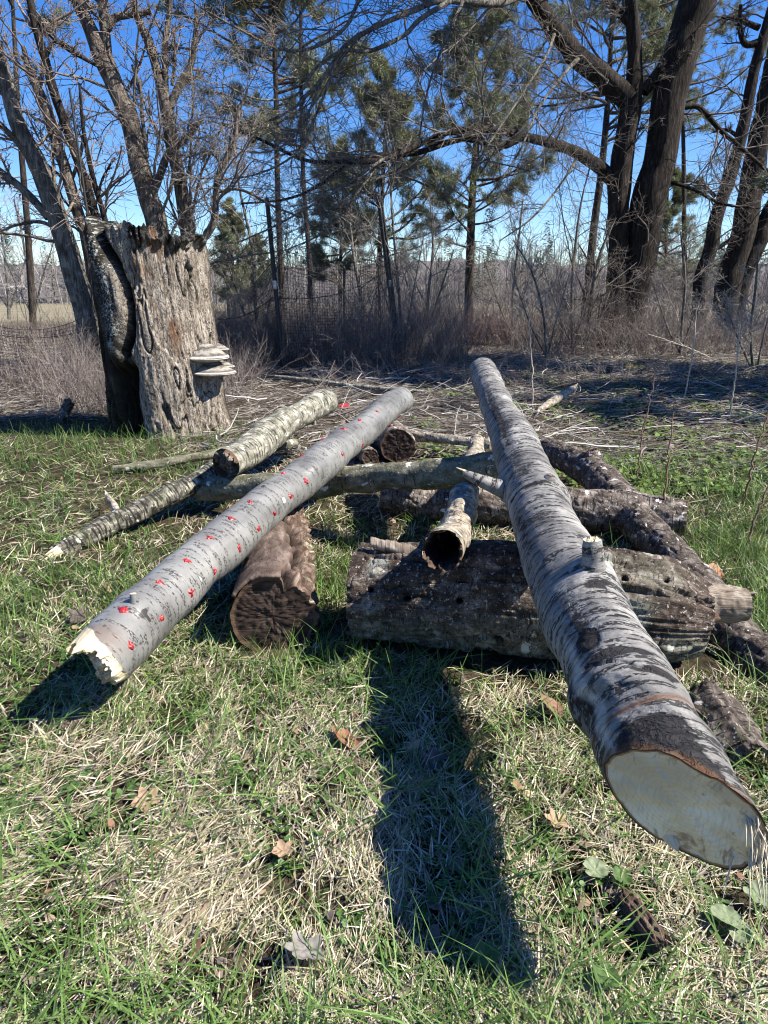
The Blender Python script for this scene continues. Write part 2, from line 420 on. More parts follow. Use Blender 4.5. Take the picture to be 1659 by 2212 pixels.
LOGS = []          # (points, radii) used to keep grass out of the wood
class Log:
    """one trunk or log: a displaced tube with true arc-length coordinates"""
    def __init__(s, pts, n=160, m=64, disp=None, endcut=None, keep=True, jit=0.0):
        P, S = crv(pts, n)                       # rows x,y,z,r
        s.P, s.r, s.S, s.n, s.m = P[:, :3].copy(), P[:, 3].copy(), S, n, m
        if jit:
            z_ = S*0; sd_ = float(P[0, 0]*7+P[0, 1]*3)
            for k_ in range(3): s.P[:, k_] += jit*s.r*fbm(np.stack([S*2.6+sd_, z_+k_*5.3, z_], 1), 3, 5)
            s.r = s.r*(1+.55*jit*fbm(np.stack([S*4.5+sd_, z_+9, z_], 1), 3, 6))
        s.L = S[-1]
        s.T, s.Sd, s.U = frames(s.P)
        s.a = (np.arange(m)/m*2-1)*PI            # seam (-pi) at the underside
        s.rm = s.r.mean()
        A, I = np.meshgrid(s.a, np.arange(n)); s.A = A; sS = np.repeat(S[:, None], m, 1)
        s.disp = np.zeros((n, m))
        lc = np.stack([np.cos(A)*s.rm, np.sin(A)*s.rm, sS], -1).reshape(-1, 3)
        s.lc = lc
        if disp is not None: s.disp = disp(lc, A.ravel(), sS.ravel()).reshape(n, m)
        rr = s.r[:, None]+s.disp
        s.off = np.zeros((n, m))
        if endcut is not None: s.off = endcut(A, sS, s)
        N = np.cos(A)[..., None]*s.U[:, None, :]+np.sin(A)[..., None]*s.Sd[:, None, :]
        s.N = N
        s.V = s.P[:, None, :]+N*rr[..., None]+s.off[..., None]*s.T[:, None, :]
        s.ss = sS+s.off
        if keep: LOGS.append((s.P, s.r))
    def ua(s): return np.stack([s.A*s.rm, s.ss, np.ones_like(s.A)], -1).reshape(-1, 3)
    def build(s, name, mat, parent, masks=None):
        n, m = s.n, s.m
        i = np.arange(n-1)[:, None]*m; j = np.arange(m)[None, :]; j2 = (j+1) % m
        Q = np.stack([i+j, i+m+j, i+m+j2, i+j2], -1).reshape(-1, 4)
        V = s.V.reshape(-1, 3); ua = s.ua()
        # duplicate the seam column so that arc length does not run backwards across it
        Vd = np.vstack([V, s.V[:, 0]]); uad = ua.reshape(n, m, 3)[:, 0].copy(); uad[:, 0] = PI*s.rm
        dup = len(V)+np.arange(n)
        last = (np.arange(n-1)*m+m-1)
        Qm = Q.reshape(n-1, m, 4).copy()
        Qm[:, m-1, 2] = dup[1:]; Qm[:, m-1, 3] = dup[:-1]
        mm = masks if masks is not None else np.zeros((n*m, 3))
        at = {'ua': np.vstack([ua, uad]), 'm': np.vstack([mm, mm.reshape(n, m, 3)[:, 0]])}
        return mk(name, Vd, Qm.reshape(-1, 4), mat, parent, True, at)
    def pick(s, u, v):
        V = s.V.reshape(-1, 3); N = s.N.reshape(-1, 3)
        uu, vv, d = proj(V)
        c = np.array([0, 0, CAMH]); face = ((c-V)*N).sum(1) > -.02
        e = (uu-u)**2+(vv-v)**2+np.where(face, 0, 1e7)
        k = int(np.argmin(e)); i, j = divmod(k, s.m)
        return V[k], N[k], s.T[i], s.ss.ravel()[k], s.A[i, j]
    def spot(s, u, v, ra, rs, soft=.6, wob=.25, seed=3):
        """mask of a mark or painted shade centred where (u,v) meets the bark; ra, rs metres round / along"""
        _, _, _, s0, a0 = s.pick(u, v)
        da = (s.A-a0+PI) % (2*PI)-PI
        q = np.sqrt((da*s.rm/ra)**2+((s.ss-s0)/rs)**2).ravel()
        q = q+wob*fbm(s.lc*40, 3, seed)
        return 1-sst(q, soft, 1.0)
    def cap(s, name, end, mat, parent, depth=0.0, rough=.003, rings=14, hollow=0.0, splinter=0.0, seed=1):
        i = 0 if end == 0 else s.n-1
        ring = s.V[i]; c = ring.mean(0); t = s.T[i]*(-1 if end == 0 else 1)
        rho = np.linspace(1, 0, rings+1)[:-1]
        V = []; rad = []; uas = []
        for r_ in rho:
            rl = np.linalg.norm(ring-c, axis=1, keepdims=True); sm = np.fft.irfft(np.fft.rfft(rl[:, 0])*np.r_[np.ones(4), np.zeros(len(rl)//2-3)], len(rl))[:, None]
            kk = sst(np.array([1-r_]), .0, .22)[0]; p = c+(ring-c)*r_*((1-kk)+kk*sm/rl)
            ax = np.zeros(s.m)
            q = np.stack([np.cos(s.a)*r_*2, np.sin(s.a)*r_*2, np.zeros(s.m)], 1)
            k = sst(1-r_, 0, .12)
            ax += rough*fbm(q*6, 4, seed)*k*2-depth*k
            if splinter:
                f1 = fbm(q*np.array([1.0, 1.7, 1.])+seed, 2, seed); f2 = fbm(q*np.array([5, 14, 1.]), 3, seed+5)
                ax += splinter*k*(np.floor(f1*4)/3.2+.12*f2+.3*q[:, 0])
            if hollow: ax += (-hollow*sst(1-r_+.22*fbm(q*2.5, 3, seed+1), .08, .5)+.03*fbm(q*3, 3, seed+2))
            p = p+ax[:, None]*t
            V.append(p); rad.append(np.full(s.m, r_)); uas.append(np.stack([q[:, 0]*s.rm/2, q[:, 1]*s.rm/2, ax], 1))
        cc = c+t*((-hollow)-depth+(splinter*.3))
        V = np.vstack(V+[cc[None]]); rad = np.concatenate(rad+[[0]]); uas = np.vstack(uas+[np.zeros((1, 3))])
        m = s.m; k = np.arange(rings-1)[:, None]*m; j = np.arange(m)[None, :]; j2 = (j+1) % m
        Q = np.stack([k+j, k+j2, k+m+j2, k+m+j], -1).reshape(-1, 4)
        b = (rings-1)*m; jj = np.arange(m)
        T = np.stack([b+jj, b+(jj+1) % m, np.full(m, rings*m)], 1)
        if end == 0: pass
        return mk(name, V, [Q, T], mat, parent, not splinter, {'ua': uas, 'rad': rad, 'm': np.zeros((len(V), 3))})

def stub(parent, name, p, d, ln, r0, r1, barkmat, capmat, bend=(0, 0, 0), splinter=.01, n=18, m=18, seed=3, capname='broken_end'):
    d = nrm(d); b = np.array(bend)
    pts = [(*(p-d*r0*.7), r0*1.25), (*(p+d*ln*.3+b*.2), r0), (*(p+d*ln*.7+b*.6), (r0+r1)/2), (*(p+d*ln+b), r1)]
    L = Log(pts, n, m, lambda q, A, S: .12*r0*fbm(q*70, 3, seed), keep=False)
    o = L.build(name, barkmat, parent)
    c = L.cap(capname, 1, capmat, None, rough=.001, rings=6, splinter=splinter, seed=seed)
    # sub-part: hang it from the stub, both share the thing's origin
    me = c.data; V = np.empty(len(me.vertices)*3, np.float32); me.vertices.foreach_get('co', V)
    V = V.reshape(-1, 3)-np.array(parent.location, np.float32); me.vertices.foreach_set('co', V.ravel()); me.update()
    c.parent = o
    return o

def blob(parent, name, p, nr, r, h, mat, seed=0, stretch=None):
    """irregular dome sitting on a surface"""
    nr = nrm(nr); t = nrm(np.cross(nr, (0.3, .2, 1))); b = np.cross(nr, t)
    a = np.arange(14)*2*PI/14; V = []
    for q in np.linspace(1, 0.12, 5):
        ph = math.sqrt(max(0, 1-q*q))
        rr = r*q*(1+1.1*fbm(np.stack([np.cos(a)*2.2+seed*3.1, np.sin(a)*2.2, np.full(14, q*2)], 1), 2, seed))
        zz = h*(ph*(1+1.0*fbm(np.stack([np.cos(a)*2+seed, np.sin(a)*2, np.full(14, q)], 1), 2, seed+4)))-.0015
        V.append(p+rr[:, None]*(np.cos(a)[:, None]*t+np.sin(a)[:, None]*b)+zz[:, None]*nr)
    V = np.vstack(V+[(p+nr*h*.9)[None]])
    k = np.arange(4)[:, None]*14; j = np.arange(14)[None, :]; j2 = (j+1) % 14
    Q = np.stack([k+j, k+j2, k+14+j2, k+14+j], -1).reshape(-1, 4)
    T = np.stack([56+np.arange(14), 56+(np.arange(14)+1) % 14, np.full(14, 70)], 1)
    return mk(name, V, [Q, T], mat, parent, True)

def plist(rows):   # rows (u, v, depth, r)
    return [(*W(u, v, d), r) for u, v, d, r in rows]

# ================================================================== GROUND
HOLE = G(1040, 1645)
def gh(x, y):
    P = np.stack([x*.8, y*.8, np.zeros_like(x)], -1)
    z = .022*fbm(P*1.7, 3, 3)+.05*fbm(P*.35, 2, 8)*sst(y, 4, 9)
    z += .10*fbm(P*.6, 3, 21)*sst(y, 7, 12)*(1-sst(y, 26, 34))
    z -= .012
    q = np.hypot((x-HOLE[0])/1.15, (y-HOLE[1]))
    z -= .11*(1-sst(q, .018, .045))
    return z
def build_ground():
    xs = np.concatenate([-np.geomspace(700, 2.0, 70), np.linspace(-1.96, 1.96, 230), np.geomspace(2.0, 700, 70)])
    ys = np.concatenate([np.linspace(-4, .5, 12), np.linspace(.52, 3.6, 190), np.geomspace(3.63, 900, 190)])
    X, Y = np.meshgrid(xs, ys); Z = gh(X.ravel(), Y.ravel()).reshape(X.shape)
    n, m = X.shape
    i = np.arange(n-1)[:, None]*m; j = np.arange(m-1)[None, :]
    Q = np.stack([i+j, i+j+1, i+m+j+1, i+m+j], -1).reshape(-1, 4)
    o = mk('ground', np.stack([X, Y, Z], -1).reshape(-1, 3), Q, GROUND)
    tag(o, 'brown earth under matted grass', None, None, 'structure')
build_ground()

# ================================================================== LOGS
def d_smooth(a=.004, b=.0007, seed=1):
    return lambda q, A, S: a*fbm(q*7, 3, seed)+b*fbm(q*90, 3, seed+9)
def d_rough(a=.008, b=.004, seed=1, k=1.0):
    def f(q, A, S):
        st = np.array([1, 1, .45])
        pl = sst(fbm(q*st*22*k, 3, seed+3), -.05, .12)
        return a*fbm(q*8, 3, seed)+b*(pl-.5)+b*.5*fbm(q*70*k, 3, seed+7)
    return f

# --- the big pale log with the bevelled saw cut, nearest the camera
def big_log():
    base = G(1190, 1420)
    t = thing('fallen_log', 'thickest pale birch log lying high across the pile with slanting sawn face', 'log', base)
    pts = [(.525, 3.72, .715, .070), (.507, 3.2, .645, .075), (.494, 2.65, .568, .082), (.474, 2.0, .474, .091),
           (.463, 1.5, .425, .094), (.455, 1.1, .388, .096), (.447, .72, .350, .097)]
    L0 = 3.0
    def disp(q, A, S):
        d = .008*fbm(q*5, 3, 2)+.003*fbm(q*24, 3, 5)+.0012*fbm(q*np.array([40, 40, 130]), 2, 9)
        # knot collars
        for s0, a0, w, h in KN:
            da = (A-a0+PI) % (2*PI)-PI
            d = d+h*np.exp(-((da*.1)/w)**2-((S-s0)/(w*1.2))**2)
        d = d-.012*np.exp(-((S-KS[0]-.02*np.cos(A-.7))/.0045)**2)*sst(np.cos(A-.3), -.35, .1)   # saw kerf
        return d
    KN = []; KS = [2.3]
    def endcut(A, S, s):
        # cut plane: far to the right, short to the left
        w = sst(S, s.L-.75, s.L)
        e = -.135-.085*np.sin(A)+.012*np.cos(A)
        e = e+.012*fbm(np.stack([np.cos(A)*3, np.sin(A)*3, A*0], -1).reshape(-1, 3), 3, 4).reshape(A.shape)
        return w*e
    tmp = Log(pts, 240, 60, None, endcut, keep=False, jit=.2)
    for u, v, w, h in ((1075, 1060, .06, .026), (1285, 1225, .055, .03), (1180, 1035, .03, .008)):
        _, _, _, s0, a0 = tmp.pick(u, v); KN.append((s0, a0, w, h))
    KS[0] = tmp.pick(1385, 1522)[3]-.02
    L = Log(pts, 520, 150, disp, endcut, jit=.2)
    m = np.zeros((L.n*L.m, 3))
    sp = lambda u, v, ra, rs, **k: L.spot(u, v, ra, rs, **k)
    m[:, 0] = np.clip(sp(1270, 1385, .03, .05)+sp(1330, 1405, .075, .018)+sp(1420, 1450, .05, .018)+sp(1400, 1590, .12, .08, soft=.2)+sp(1500, 1700, .06, .1, soft=.2)+.75*sp(1270, 1520, .06, .16, soft=.1)+.6*sp(1240, 1330, .05, .2, soft=.1)+.8*sp(1290, 1260, .05, .04, soft=.2)+sp(1330, 1330, .03, .006)
                      + .75*sp(1075, 900, .03, .7, soft=.2)+.6*sp(1130, 1150, .04, .3, soft=.2)+.8*sp(1140, 1050, .1, .012), 0, 1)  # scars and patches, plus long soft bands painting shade down the left side
    S = L.ss.ravel(); A = L.A.ravel()
    kerf = np.exp(-((S-KS[0]-.02*np.cos(A-.7))/.006)**2)*sst(np.cos(A-.3), -.35, .1)
    e0 = L.L-.135-.085*np.sin(A)+.012*np.cos(A)
    rim = sst(S, e0-.022+.02*fbm(L.lc*30, 3, 6), e0+.0)
    m[:, 1] = np.clip(kerf+.9*rim, 0, 1)
    m[:, 2] = .6*sp(1255, 1490, .02, .25, soft=.2)
    L.build('bark', BIRCH, t, m)
    L.cap('sawn_face', 1, CUT, t, .002, .002, 24)
    L.cap('far_end', 0, WEATH, t, .002, .003, 8)
    p, n, tt, _, _ = L.pick(1082, 1062)
    stub(t, 'branch_stub', p-n*.02, W(985, 1035, 2.17)-W(1080, 1068, 2.17), .15, .026, .012, BIRCH, SPLINT, (0, 0, .01), .025, seed=5)
    p, n, tt, _, _ = L.pick(1285, 1215)
    stub(t, 'branch_stub', p-n*.02, np.array([-.1, .05, 1.0]), .075, .026, .020, BIRCH, SPLINT, splinter=.016, seed=8)
    p, n, tt, _, _ = L.pick(1188, 1030)
    stub(t, 'branch_stub', p-n*.012, n+np.array([.3, 0, .2]), .02, .02, .012, BIRCH, WEATH, splinter=.004, seed=12)
    # torn splinters under the cut
    s_ = MB()
    ring = L.V[-1]
    for k in range(46):
        a = -(.9+1.25*R.random())
        j = int((a/PI+1)/2*L.m) % L.m
        c = ring.mean(0); p0 = c+(ring[j]-c)*(.78+.2*R.random())
        dd = nrm(L.T[-1]*.8+np.array([R.normal(0, .25), R.normal(0, .2), -.45-.4*R.random()]))
        ln = .015+.05*R.random()**2
        P = p0+np.linspace(0, 1, 5)[:, None]*ln*dd+np.linspace(0, 1, 5)[:, None]**2*np.array([0, 0, -.25*ln])
        V, Q = tubes(P[None], np.linspace(.0016, .0003, 5)[None], 4); s_.add(V, Q, col=np.array([.62, .55, .42]))
    s_.build('torn_fibres', STRAW, t)
    # spike of hinge wood at the lowest point of the cut
    j = int(np.argmin(ring[:, 2]))
    stub(t, 'splinter', ring[j]+np.array([.0, .01, .012]), nrm(L.T[-1]+np.array([.1, 0, -.2])), .026, .012, .002, FRESH, SPLINT, splinter=.004, seed=4, capname='tip')
    return L
BIG = big_log()

# --- the dark thick log that carries it
def dark_log():
    base = G(1100, 1450)
    t = thing('rotten_log', 'thick dark rotten log with round holes lying under the big pale log', 'log', base)
    pts = [(-.085, 2.13, .150, .160), (.15, 2.08, .160, .168), (.45, 2.02, .172, .180), (.70, 1.98, .172, .182), (.86, 1.95, .16, .165), (.985, 1.93, .145, .115)]
    HO = []
    def disp(q, A, S):
        st = np.array([1, 1, .5])
        pl = sst(fbm(q*st*14, 3, 5), -.03, .10)
        d = .010*fbm(q*5, 3, 2)+.010*(pl-.5)+.004*fbm(q*50, 4, 8)
        fr = fbm(q*np.array([1, 1, .12])*16, 3, 12)
        d = d-.02*np.exp(-(fr/.04)**2)
        f2 = fbm(q*np.array([1, 1, .9])*11, 3, 15); d = d-.006*np.exp(-(f2/.03)**2)
        for s0, a0, r0 in HO:
            da = (A-a0+PI) % (2*PI)-PI
            d = d-.03*(1-sst(np.sqrt((da*.17)**2+(S-s0)**2), r0*.75, r0*1.05))
        return d
    tmp = Log(pts, 200, 90, None, keep=False)
    HU = ((799, 1271, .010), (878, 1294, .0105), (993, 1300, .0105), (830, 1355, .010), (930, 1368, .009), (1077, 1388, .016), (1352, 1248, .010), (1438, 1252, .009), (1380, 1443, .013))
    for u, v, r0 in HU:
        _, _, _, s0, a0 = tmp.pick(u, v); HO.append((s0, a0, r0))
    L = Log(pts, 380, 190, disp)
    m = np.zeros((L.n*L.m, 3))
    low = sst(-np.cos(L.A).ravel()+.35*fbm(L.lc*12, 4, 4), -.12, .45)     # damp green underside
    m[:, 0] = np.clip(low+.7*L.spot(1400, 1230, .12, .2, soft=.2)+.6*L.spot(1340, 1320, .1, .15, soft=.2), 0, 1)
    m[:, 1] = np.clip(L.spot(1135, 1402, .035, .016)+.8*L.spot(890, 1390, .03, .045, soft=.3)*.7+.7*L.spot(1300, 1210, .05, .05, soft=.4)+.45*L.spot(815, 1220, .06, .05, soft=.3)+L.spot(1410, 1190, .05, .03)*.6+.8*L.spot(1450, 1395, .02, .015)+.4*L.spot(1360, 1330, .07, .07), 0, 1)
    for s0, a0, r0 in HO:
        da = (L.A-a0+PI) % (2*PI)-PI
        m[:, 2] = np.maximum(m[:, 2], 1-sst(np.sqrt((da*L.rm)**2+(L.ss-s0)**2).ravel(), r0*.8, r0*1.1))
    L.build('bark', ROT, t, m)
    L.cap('sawn_end', 0, DARKEND, t, .004, .006)
    L.cap('far_end', 1, WEATH, t, .0, .01, splinter=.02)
    # weathered bough stub at the right-hand end
    stub(t, 'bough_stub', np.array([.945, 1.93, .20]), W(1605, 1285, 2.14)-W(1490, 1280, 2.16), .16, .062, .05, WEATH, WEATH, splinter=.03, n=40, m=60, seed=6, capname='frayed_end')
    # strip of lifted bark along the top, left
    a, b = W(800, 1168, 2.23), W(925, 1196, 2.19)
    V = []; k = 40
    T = np.linspace(0, 1, k)
    for q in np.linspace(-1, 1, 9):
        P = a+T[:, None]*(b-a); e = .026+.008*fbm(np.stack([T*6, T*0+q, T*0], 1), 3, 4)
        P = P+np.outer(e*q, [0.02, -.8, -.3])+np.outer(np.full(k, (1-q*q)*.01), [0, -.2, 1])+np.outer(.006*fbm(np.stack([T*14, T*0+q*2, T*0], 1), 3, 9), [0, 0, 1])
        V.append(P)
    V = np.array(V); Vb = V-np.array([0, -.002, .012])
    n, mm = V.shape[:2]; i = np.arange(n-1)[:, None]*mm; j = np.arange(mm-1)[None, :]
    Q = np.stack([i+j, i+mm+j, i+mm+j+1, i+j+1], -1).reshape(-1, 4)
    N = n*mm
    rim = list(range(mm))+[(r+1)*mm-1 for r in range(1, n)]+list(range(N-2, N-mm-1, -1))+[r*mm for r in range(n-2, 0, -1)]
    rq = [[rim[x], rim[(x+1) % len(rim)], rim[(x+1) % len(rim)]+N, rim[x]+N] for x in range(len(rim))]
    VV = np.vstack([V.reshape(-1, 3), Vb.reshape(-1, 3)])
    ua = np.stack([VV[:, 0]*1.0, VV[:, 1], VV[:, 2]], 1)
    mk('loose_bark_strip', VV, [Q, Q[:, ::-1]+N, np.array(rq)], WEATH, t, True, {'ua': ua*np.array([1, 1, 1]), 'rad': np.zeros(len(VV)), 'm': np.zeros((len(VV), 3))})
    # two small tan brackets low on the front
    for u, v, w in ((962, 1428, .012), (1010, 1432, .024)):
        p, n_, tt, _, _ = L.pick(u, v-6)
        bracket(t, 'bracket_fungus', p, np.array([.1, -1, -.1]), w, w*1.2, .008)
    return L

def bracket(parent, name, p, out, hw, dp, th, seed=1):
    out = nrm(np.array([out[0], out[1], 0])); side = np.array([-out[1], out[0], 0]); up = np.array([0, 0, 1.0])
    ph = np.linspace(-PI/2, PI/2, 41); rh = np.linspace(0, 1, 22)
    PH, RH = np.meshgrid(ph, rh)
    ed = 1+.06*fbm(np.stack([np.cos(PH)*2, np.sin(PH)*2, PH*0+seed], -1).reshape(-1, 3), 3, seed).reshape(PH.shape)
    X = hw*np.sin(PH)*RH*ed; Y = dp*np.cos(PH)*RH*ed-.02
    zt = th*(1.0-RH**1.7)+.03*th*np.sin(RH*15); zb = -th*.35*(1-RH**2)-.06*th
    base = p[None, None]
    Vt = base+X[..., None]*side+Y[..., None]*out+(zt)[..., None]*up
    Vb = base+X[..., None]*side+Y[..., None]*out+(zb)[..., None]*up
    n, m = PH.shape; i = np.arange(n-1)[:, None]*m; j = np.arange(m-1)[None, :]
    Q = np.stack([i+j, i+j+1, i+m+j+1, i+m+j], -1).reshape(-1, 4); N = n*m
    e = (n-1)*m+np.arange(m-1); rq = np.stack([e, e+1, e+1+N, e+N], 1)
    V = np.vstack([Vt.reshape(-1, 3), Vb.reshape(-1, 3)])
    return mk(name, V, [Q[:, ::-1], Q+N, rq], FUNGUS, parent, True, {'rad': np.tile(RH.ravel(), 2), 'under': np.r_[np.zeros(N), np.ones(N)]})
dark_log()

# --- the inoculated log with red wax seals
def red_log():
    base = G(215, 1500)
    t = thing('spawn_log', 'long silver grey log dotted with two rows of red wax seals', 'log', base)
    pts = plist([(205, 1440, 1.77, .085), (300, 1342, 1.97, .085), (405, 1242, 2.22, .085), (560, 1112, 2.66, .084), (690, 1005, 3.14, .083), (775, 935, 3.6, .082), (828, 890, 4.0, .080), (868, 864, 4.35, .078)])
    KN = []
    def disp(q, A, S):
        d = .006*fbm(q*5, 3, 22)+.002*fbm(q*20, 2, 24)+.0009*fbm(q*60, 3, 25)
        for s0, a0, w, h in KN:
            da = (A-a0+PI) % (2*PI)-PI
            d = d+h*np.exp(-((da*.09)/w)**2-((S-s0)/(w*1.3))**2)
        return d
    def endcut(A, S, s):
        w = 1-sst(S, 0, .3)
        return w*(.055-.06*np.sin(A)-.04*np.cos(A)+.01*fbm(np.stack([np.cos(A)*3, np.sin(A)*3, A*0], -1).reshape(-1, 3), 3, 4).reshape(A.shape))
    tmp = Log(pts, 240, 60, None, keep=False, jit=.2)
    for u, v, w, h in ((295, 1308, .035, .012), (683, 1012, .04, .015), (568, 1050, .03, .006)):
        _, _, _, s0, a0 = tmp.pick(u, v); KN.append((s0, a0, w, h))
    L = Log(pts, 480, 120, disp, endcut, jit=.2)
    m = np.zeros((L.n*L.m, 3))
    m[:, 0] = np.clip(.8*L.spot(310, 1322, .012, .05, soft=.1)+.8*L.spot(318, 1330, .035, .012, soft=.1)+.8*L.spot(683, 1012, .018, .02, soft=.2)+L.spot(568, 1050, .012, .02, soft=.3)*.8, 0, 1)
    m[:, 1] = np.clip(L.spot(613, 1080, .016, .016)+.8*L.spot(434, 1250, .012, .006), 0, 1)
    m[:, 2] = np.clip(.8*(1-sst(L.ss.ravel()+.02*fbm(L.lc*30, 3, 3), .03, .09))*sst(-np.sin(L.A.ravel()-.6), -.9, .2), 0, 1)*.6
    L.build('bark', ASPEN, t, m)
    L.cap('broken_end', 0, SPLINT, t, -.05, .004, 26, splinter=.04, seed=6)
    L.cap('far_end', 1, WEATH, t, .002, .004)
    p, n, tt, _, _ = L.pick(291, 1300)
    stub(t, 'branch_stub', p-n*.008, np.array([-.05, .15, 1.]), .032, .0115, .0095, ASPEN, SPLINT, splinter=.003, seed=3)
    cr = [(343, 975), (365, 1127), (488, 858), (496, 1010), (606, 762), (627, 903), (710, 665), (727, 810), (798, 583), (836, 708), (883, 510), (916, 625),
          (1025, 385), (987, 557), (1099, 312), (1056, 488), (1190, 232), (1122, 420), (1285, 195), (1278, 303), (1357, 158), (1367, 262), (1427, 118), (1438, 225), (1493, 190), (1541, 152)]
    for k, (x, y) in enumerate(cr):
        p, n, tt, _, _ = L.pick(99.5+x*.5, 829.5+y*.5)
        blob(t, 'wax_seal', p, n, .0095+.003*R.random(), .006, WAX, k)
    return L
REDL = red_log()

def simple_log(name, label, rows, mat, n=160, m=64, disp=None, ends=(DARKEND, DARKEND), base=None, split=(0, 0), hol=(0, 0), pts=None, group=None, cat='log'):
    P = pts if pts is not None else plist(rows)
    b = np.array(P[len(P)//2][:3]); b[2] = 0
    t = thing(name, label, cat, b, group)
    L = Log(P, n, m, disp or d_rough(), jit=.3)
    L.build('bark', mat, t)
    for e in (0, 1):
        if ends[e] is not None: L.cap('end_grain' if not hol[e] else 'hollow_end', e, ends[e], t, .003, .005, 12, hollow=hol[e], splinter=split[e], seed=e+3)
    return t, L

# --- furrowed short log under the wax-sealed one
def furrow_log():
    base = G(592, 1400)
    t = thing('bark_log', 'short round log with thick cracked bark under the red dotted log', 'log', base)
    pts = [(-.362, 2.02, .102, .132), (-.395, 2.3, .102, .131), (-.45, 2.7, .098, .127), (-.49, 3.02, .092, .122)]
    def disp(q, A, S):
        crack = A-.32-.28*np.sin(S*5)-.35*fbm(np.stack([S*14, S*0, S*0], 1), 3, 2)
        rough = sst(crack+.25*fbm(q*10, 2, 5), -.1, .12)
        f = fbm(q*np.array([1, 1, .35])*26, 4, 3)
        d = .004*fbm(q*7, 3, 6)+rough*(.022*np.abs(f)*2-.004+.008*sst(fbm(q*np.array([1, 1, .5])*15, 2, 31), -.05, .05))+(1-rough)*(.004*fbm(q*40, 3, 8)+.012*sst(np.abs(A), 1.3, .2))
        d = d-.042*np.exp(-(crack/.13)**2)
        return d
    L = Log(pts, 240, 170, disp)
    A = L.A.ravel(); S = L.ss.ravel()
    crack = A-.32-.28*np.sin(S*5)-.35*fbm(np.stack([S*14, S*0, S*0], 1), 3, 2)
    m = np.stack([1-sst(crack, -.1, .1), sst(A, .7, 1.3), np.exp(-(crack/.11)**2)], 1)
    L.build('bark', FURROW, t, m)
    L.cap('sawn_end', 0, DARKEND, t, .004, .003, 18)
    L.cap('far_end', 1, DARKEND, t)
    # lifted plate of bark above the sawn end
    k, w = 30, 14
    TT, AA = np.meshgrid(np.linspace(0, 1, w), np.linspace(-.95, .22, k))
    c = np.array(pts[0][:3]); ax = nrm(np.array(pts[1][:3])-c); sd = nrm(np.cross(ax, (0, 0, 1))); up = np.cross(sd, ax)
    lift = .016+.014*(1-TT)*np.cos((AA+.35)*1.3)
    rr = .128+lift
    s0 = -.012-.006*fbm(np.stack([AA*6, AA*0, AA*0], -1).reshape(-1, 3), 3, 4).reshape(AA.shape)+.012*fbm(np.stack([AA*2, AA*0, AA*0], -1).reshape(-1, 3), 2, 3).reshape(AA.shape)
    V = c+(s0+TT*.17)[..., None]*ax+(rr*np.sin(AA))[..., None]*sd+(rr*np.cos(AA))[..., None]*up
    inner = rr-.011
    V2 = c+(s0+TT*.17)[..., None]*ax+(inner*np.sin(AA))[..., None]*sd+(inner*np.cos(AA))[..., None]*up
    n_, m_ = V.shape[:2]; i = np.arange(n_-1)[:, None]*m_; j = np.arange(m_-1)[None, :]
    Q = np.stack([i+j, i+m_+j, i+m_+j+1, i+j+1], -1).reshape(-1, 4); N = n_*m_
    rim = list(range(m_))+[(r+1)*m_-1 for r in range(1, n_)]+list(range(N-2, N-m_-1, -1))+[r*m_ for r in range(n_-2, 0, -1)]
    rq = np.array([[rim[x], rim[(x+1) % len(rim)], rim[(x+1) % len(rim)]+N, rim[x]+N] for x in range(len(rim))])
    ua = np.stack([AA*.12, TT*.17, AA*0], -1).reshape(-1, 3)
    mk('lifted_bark_plate', np.vstack([V.reshape(-1, 3), V2.reshape(-1, 3)]), [Q, Q[:, ::-1]+N, rq], FURROW, t, True,
       {'ua': np.tile(ua, (2, 1)), 'm': np.tile(np.array([1., 0, 0]), (2*N, 1))})
furrow_log()

# --- crossing mossy log
simple_log('mossy_log', 'olive green log with white patches lying crosswise behind the pale logs',
           [(432, 1058, 3.62, .058), (560, 1050, 3.48, .066), (690, 1042, 3.34, .067), (850, 1033, 3.12, .067), (1000, 1021, 2.94, .069), (1085, 1012, 2.86, .07)], MOSSY, 260, 70, d_rough(.008, .003, 4), (DARKEND, WEATH))
# --- birch piece, far left
tb, LB = simple_log('birch_log', 'pale birch log with broken brown end lying left of the red dotted log',
           [(490, 1003, 3.45, .080), (540, 968, 3.7, .086), (610, 922, 4.1, .087), (705, 868, 4.75, .085)], BIRCHY, 220, 80, d_rough(.006, .002, 14), (WEATH, WEATH), split=(.05, .02))
p, n, _, _, _ = LB.pick(682, 925)
stub(tb, 'branch_stub', p, np.array([.05, -.3, 1.]), .07, .014, .012, BIRCHY, WEATH, splinter=.004)
# --- long thin split log reaching to the left
ts, LS = simple_log('split_log', 'long thin half rotten log with split pale end on the left grass',
           [(128, 1197, 3.06, .040), (220, 1148, 3.22, .046), (330, 1090, 3.42, .050), (420, 1042, 3.58, .056), (500, 1000, 3.72, .060)], MOSSY if False else DARKB, 220, 60, d_rough(.009, .004, 24), (SPLINT, WEATH), split=(.09, .02))
simple_log('wood_chunk', 'small upright chip of pale wood standing behind the split log', [(262, 1117, 3.45, .022), (245, 1090, 3.5, .018), (230, 1068, 3.55, .012)], WEATH if False else HOLLOW, 40, 24, d_rough(.004, .002, 9), (SPLINT, SPLINT), cat='wood chip', split=(0, .02))
# --- branch lying behind
simple_log('fallen_branch', 'thin mossy branch lying flat behind the left birch log', [(245, 1014, 4.45, .022), (340, 1003, 4.5, .03), (440, 985, 4.6, .032), (560, 965, 4.85, .036), (640, 958, 5.0, .036)], MOSSY, 160, 40, d_rough(.008, .004, 31), (WEATH, WEATH), cat='branch')
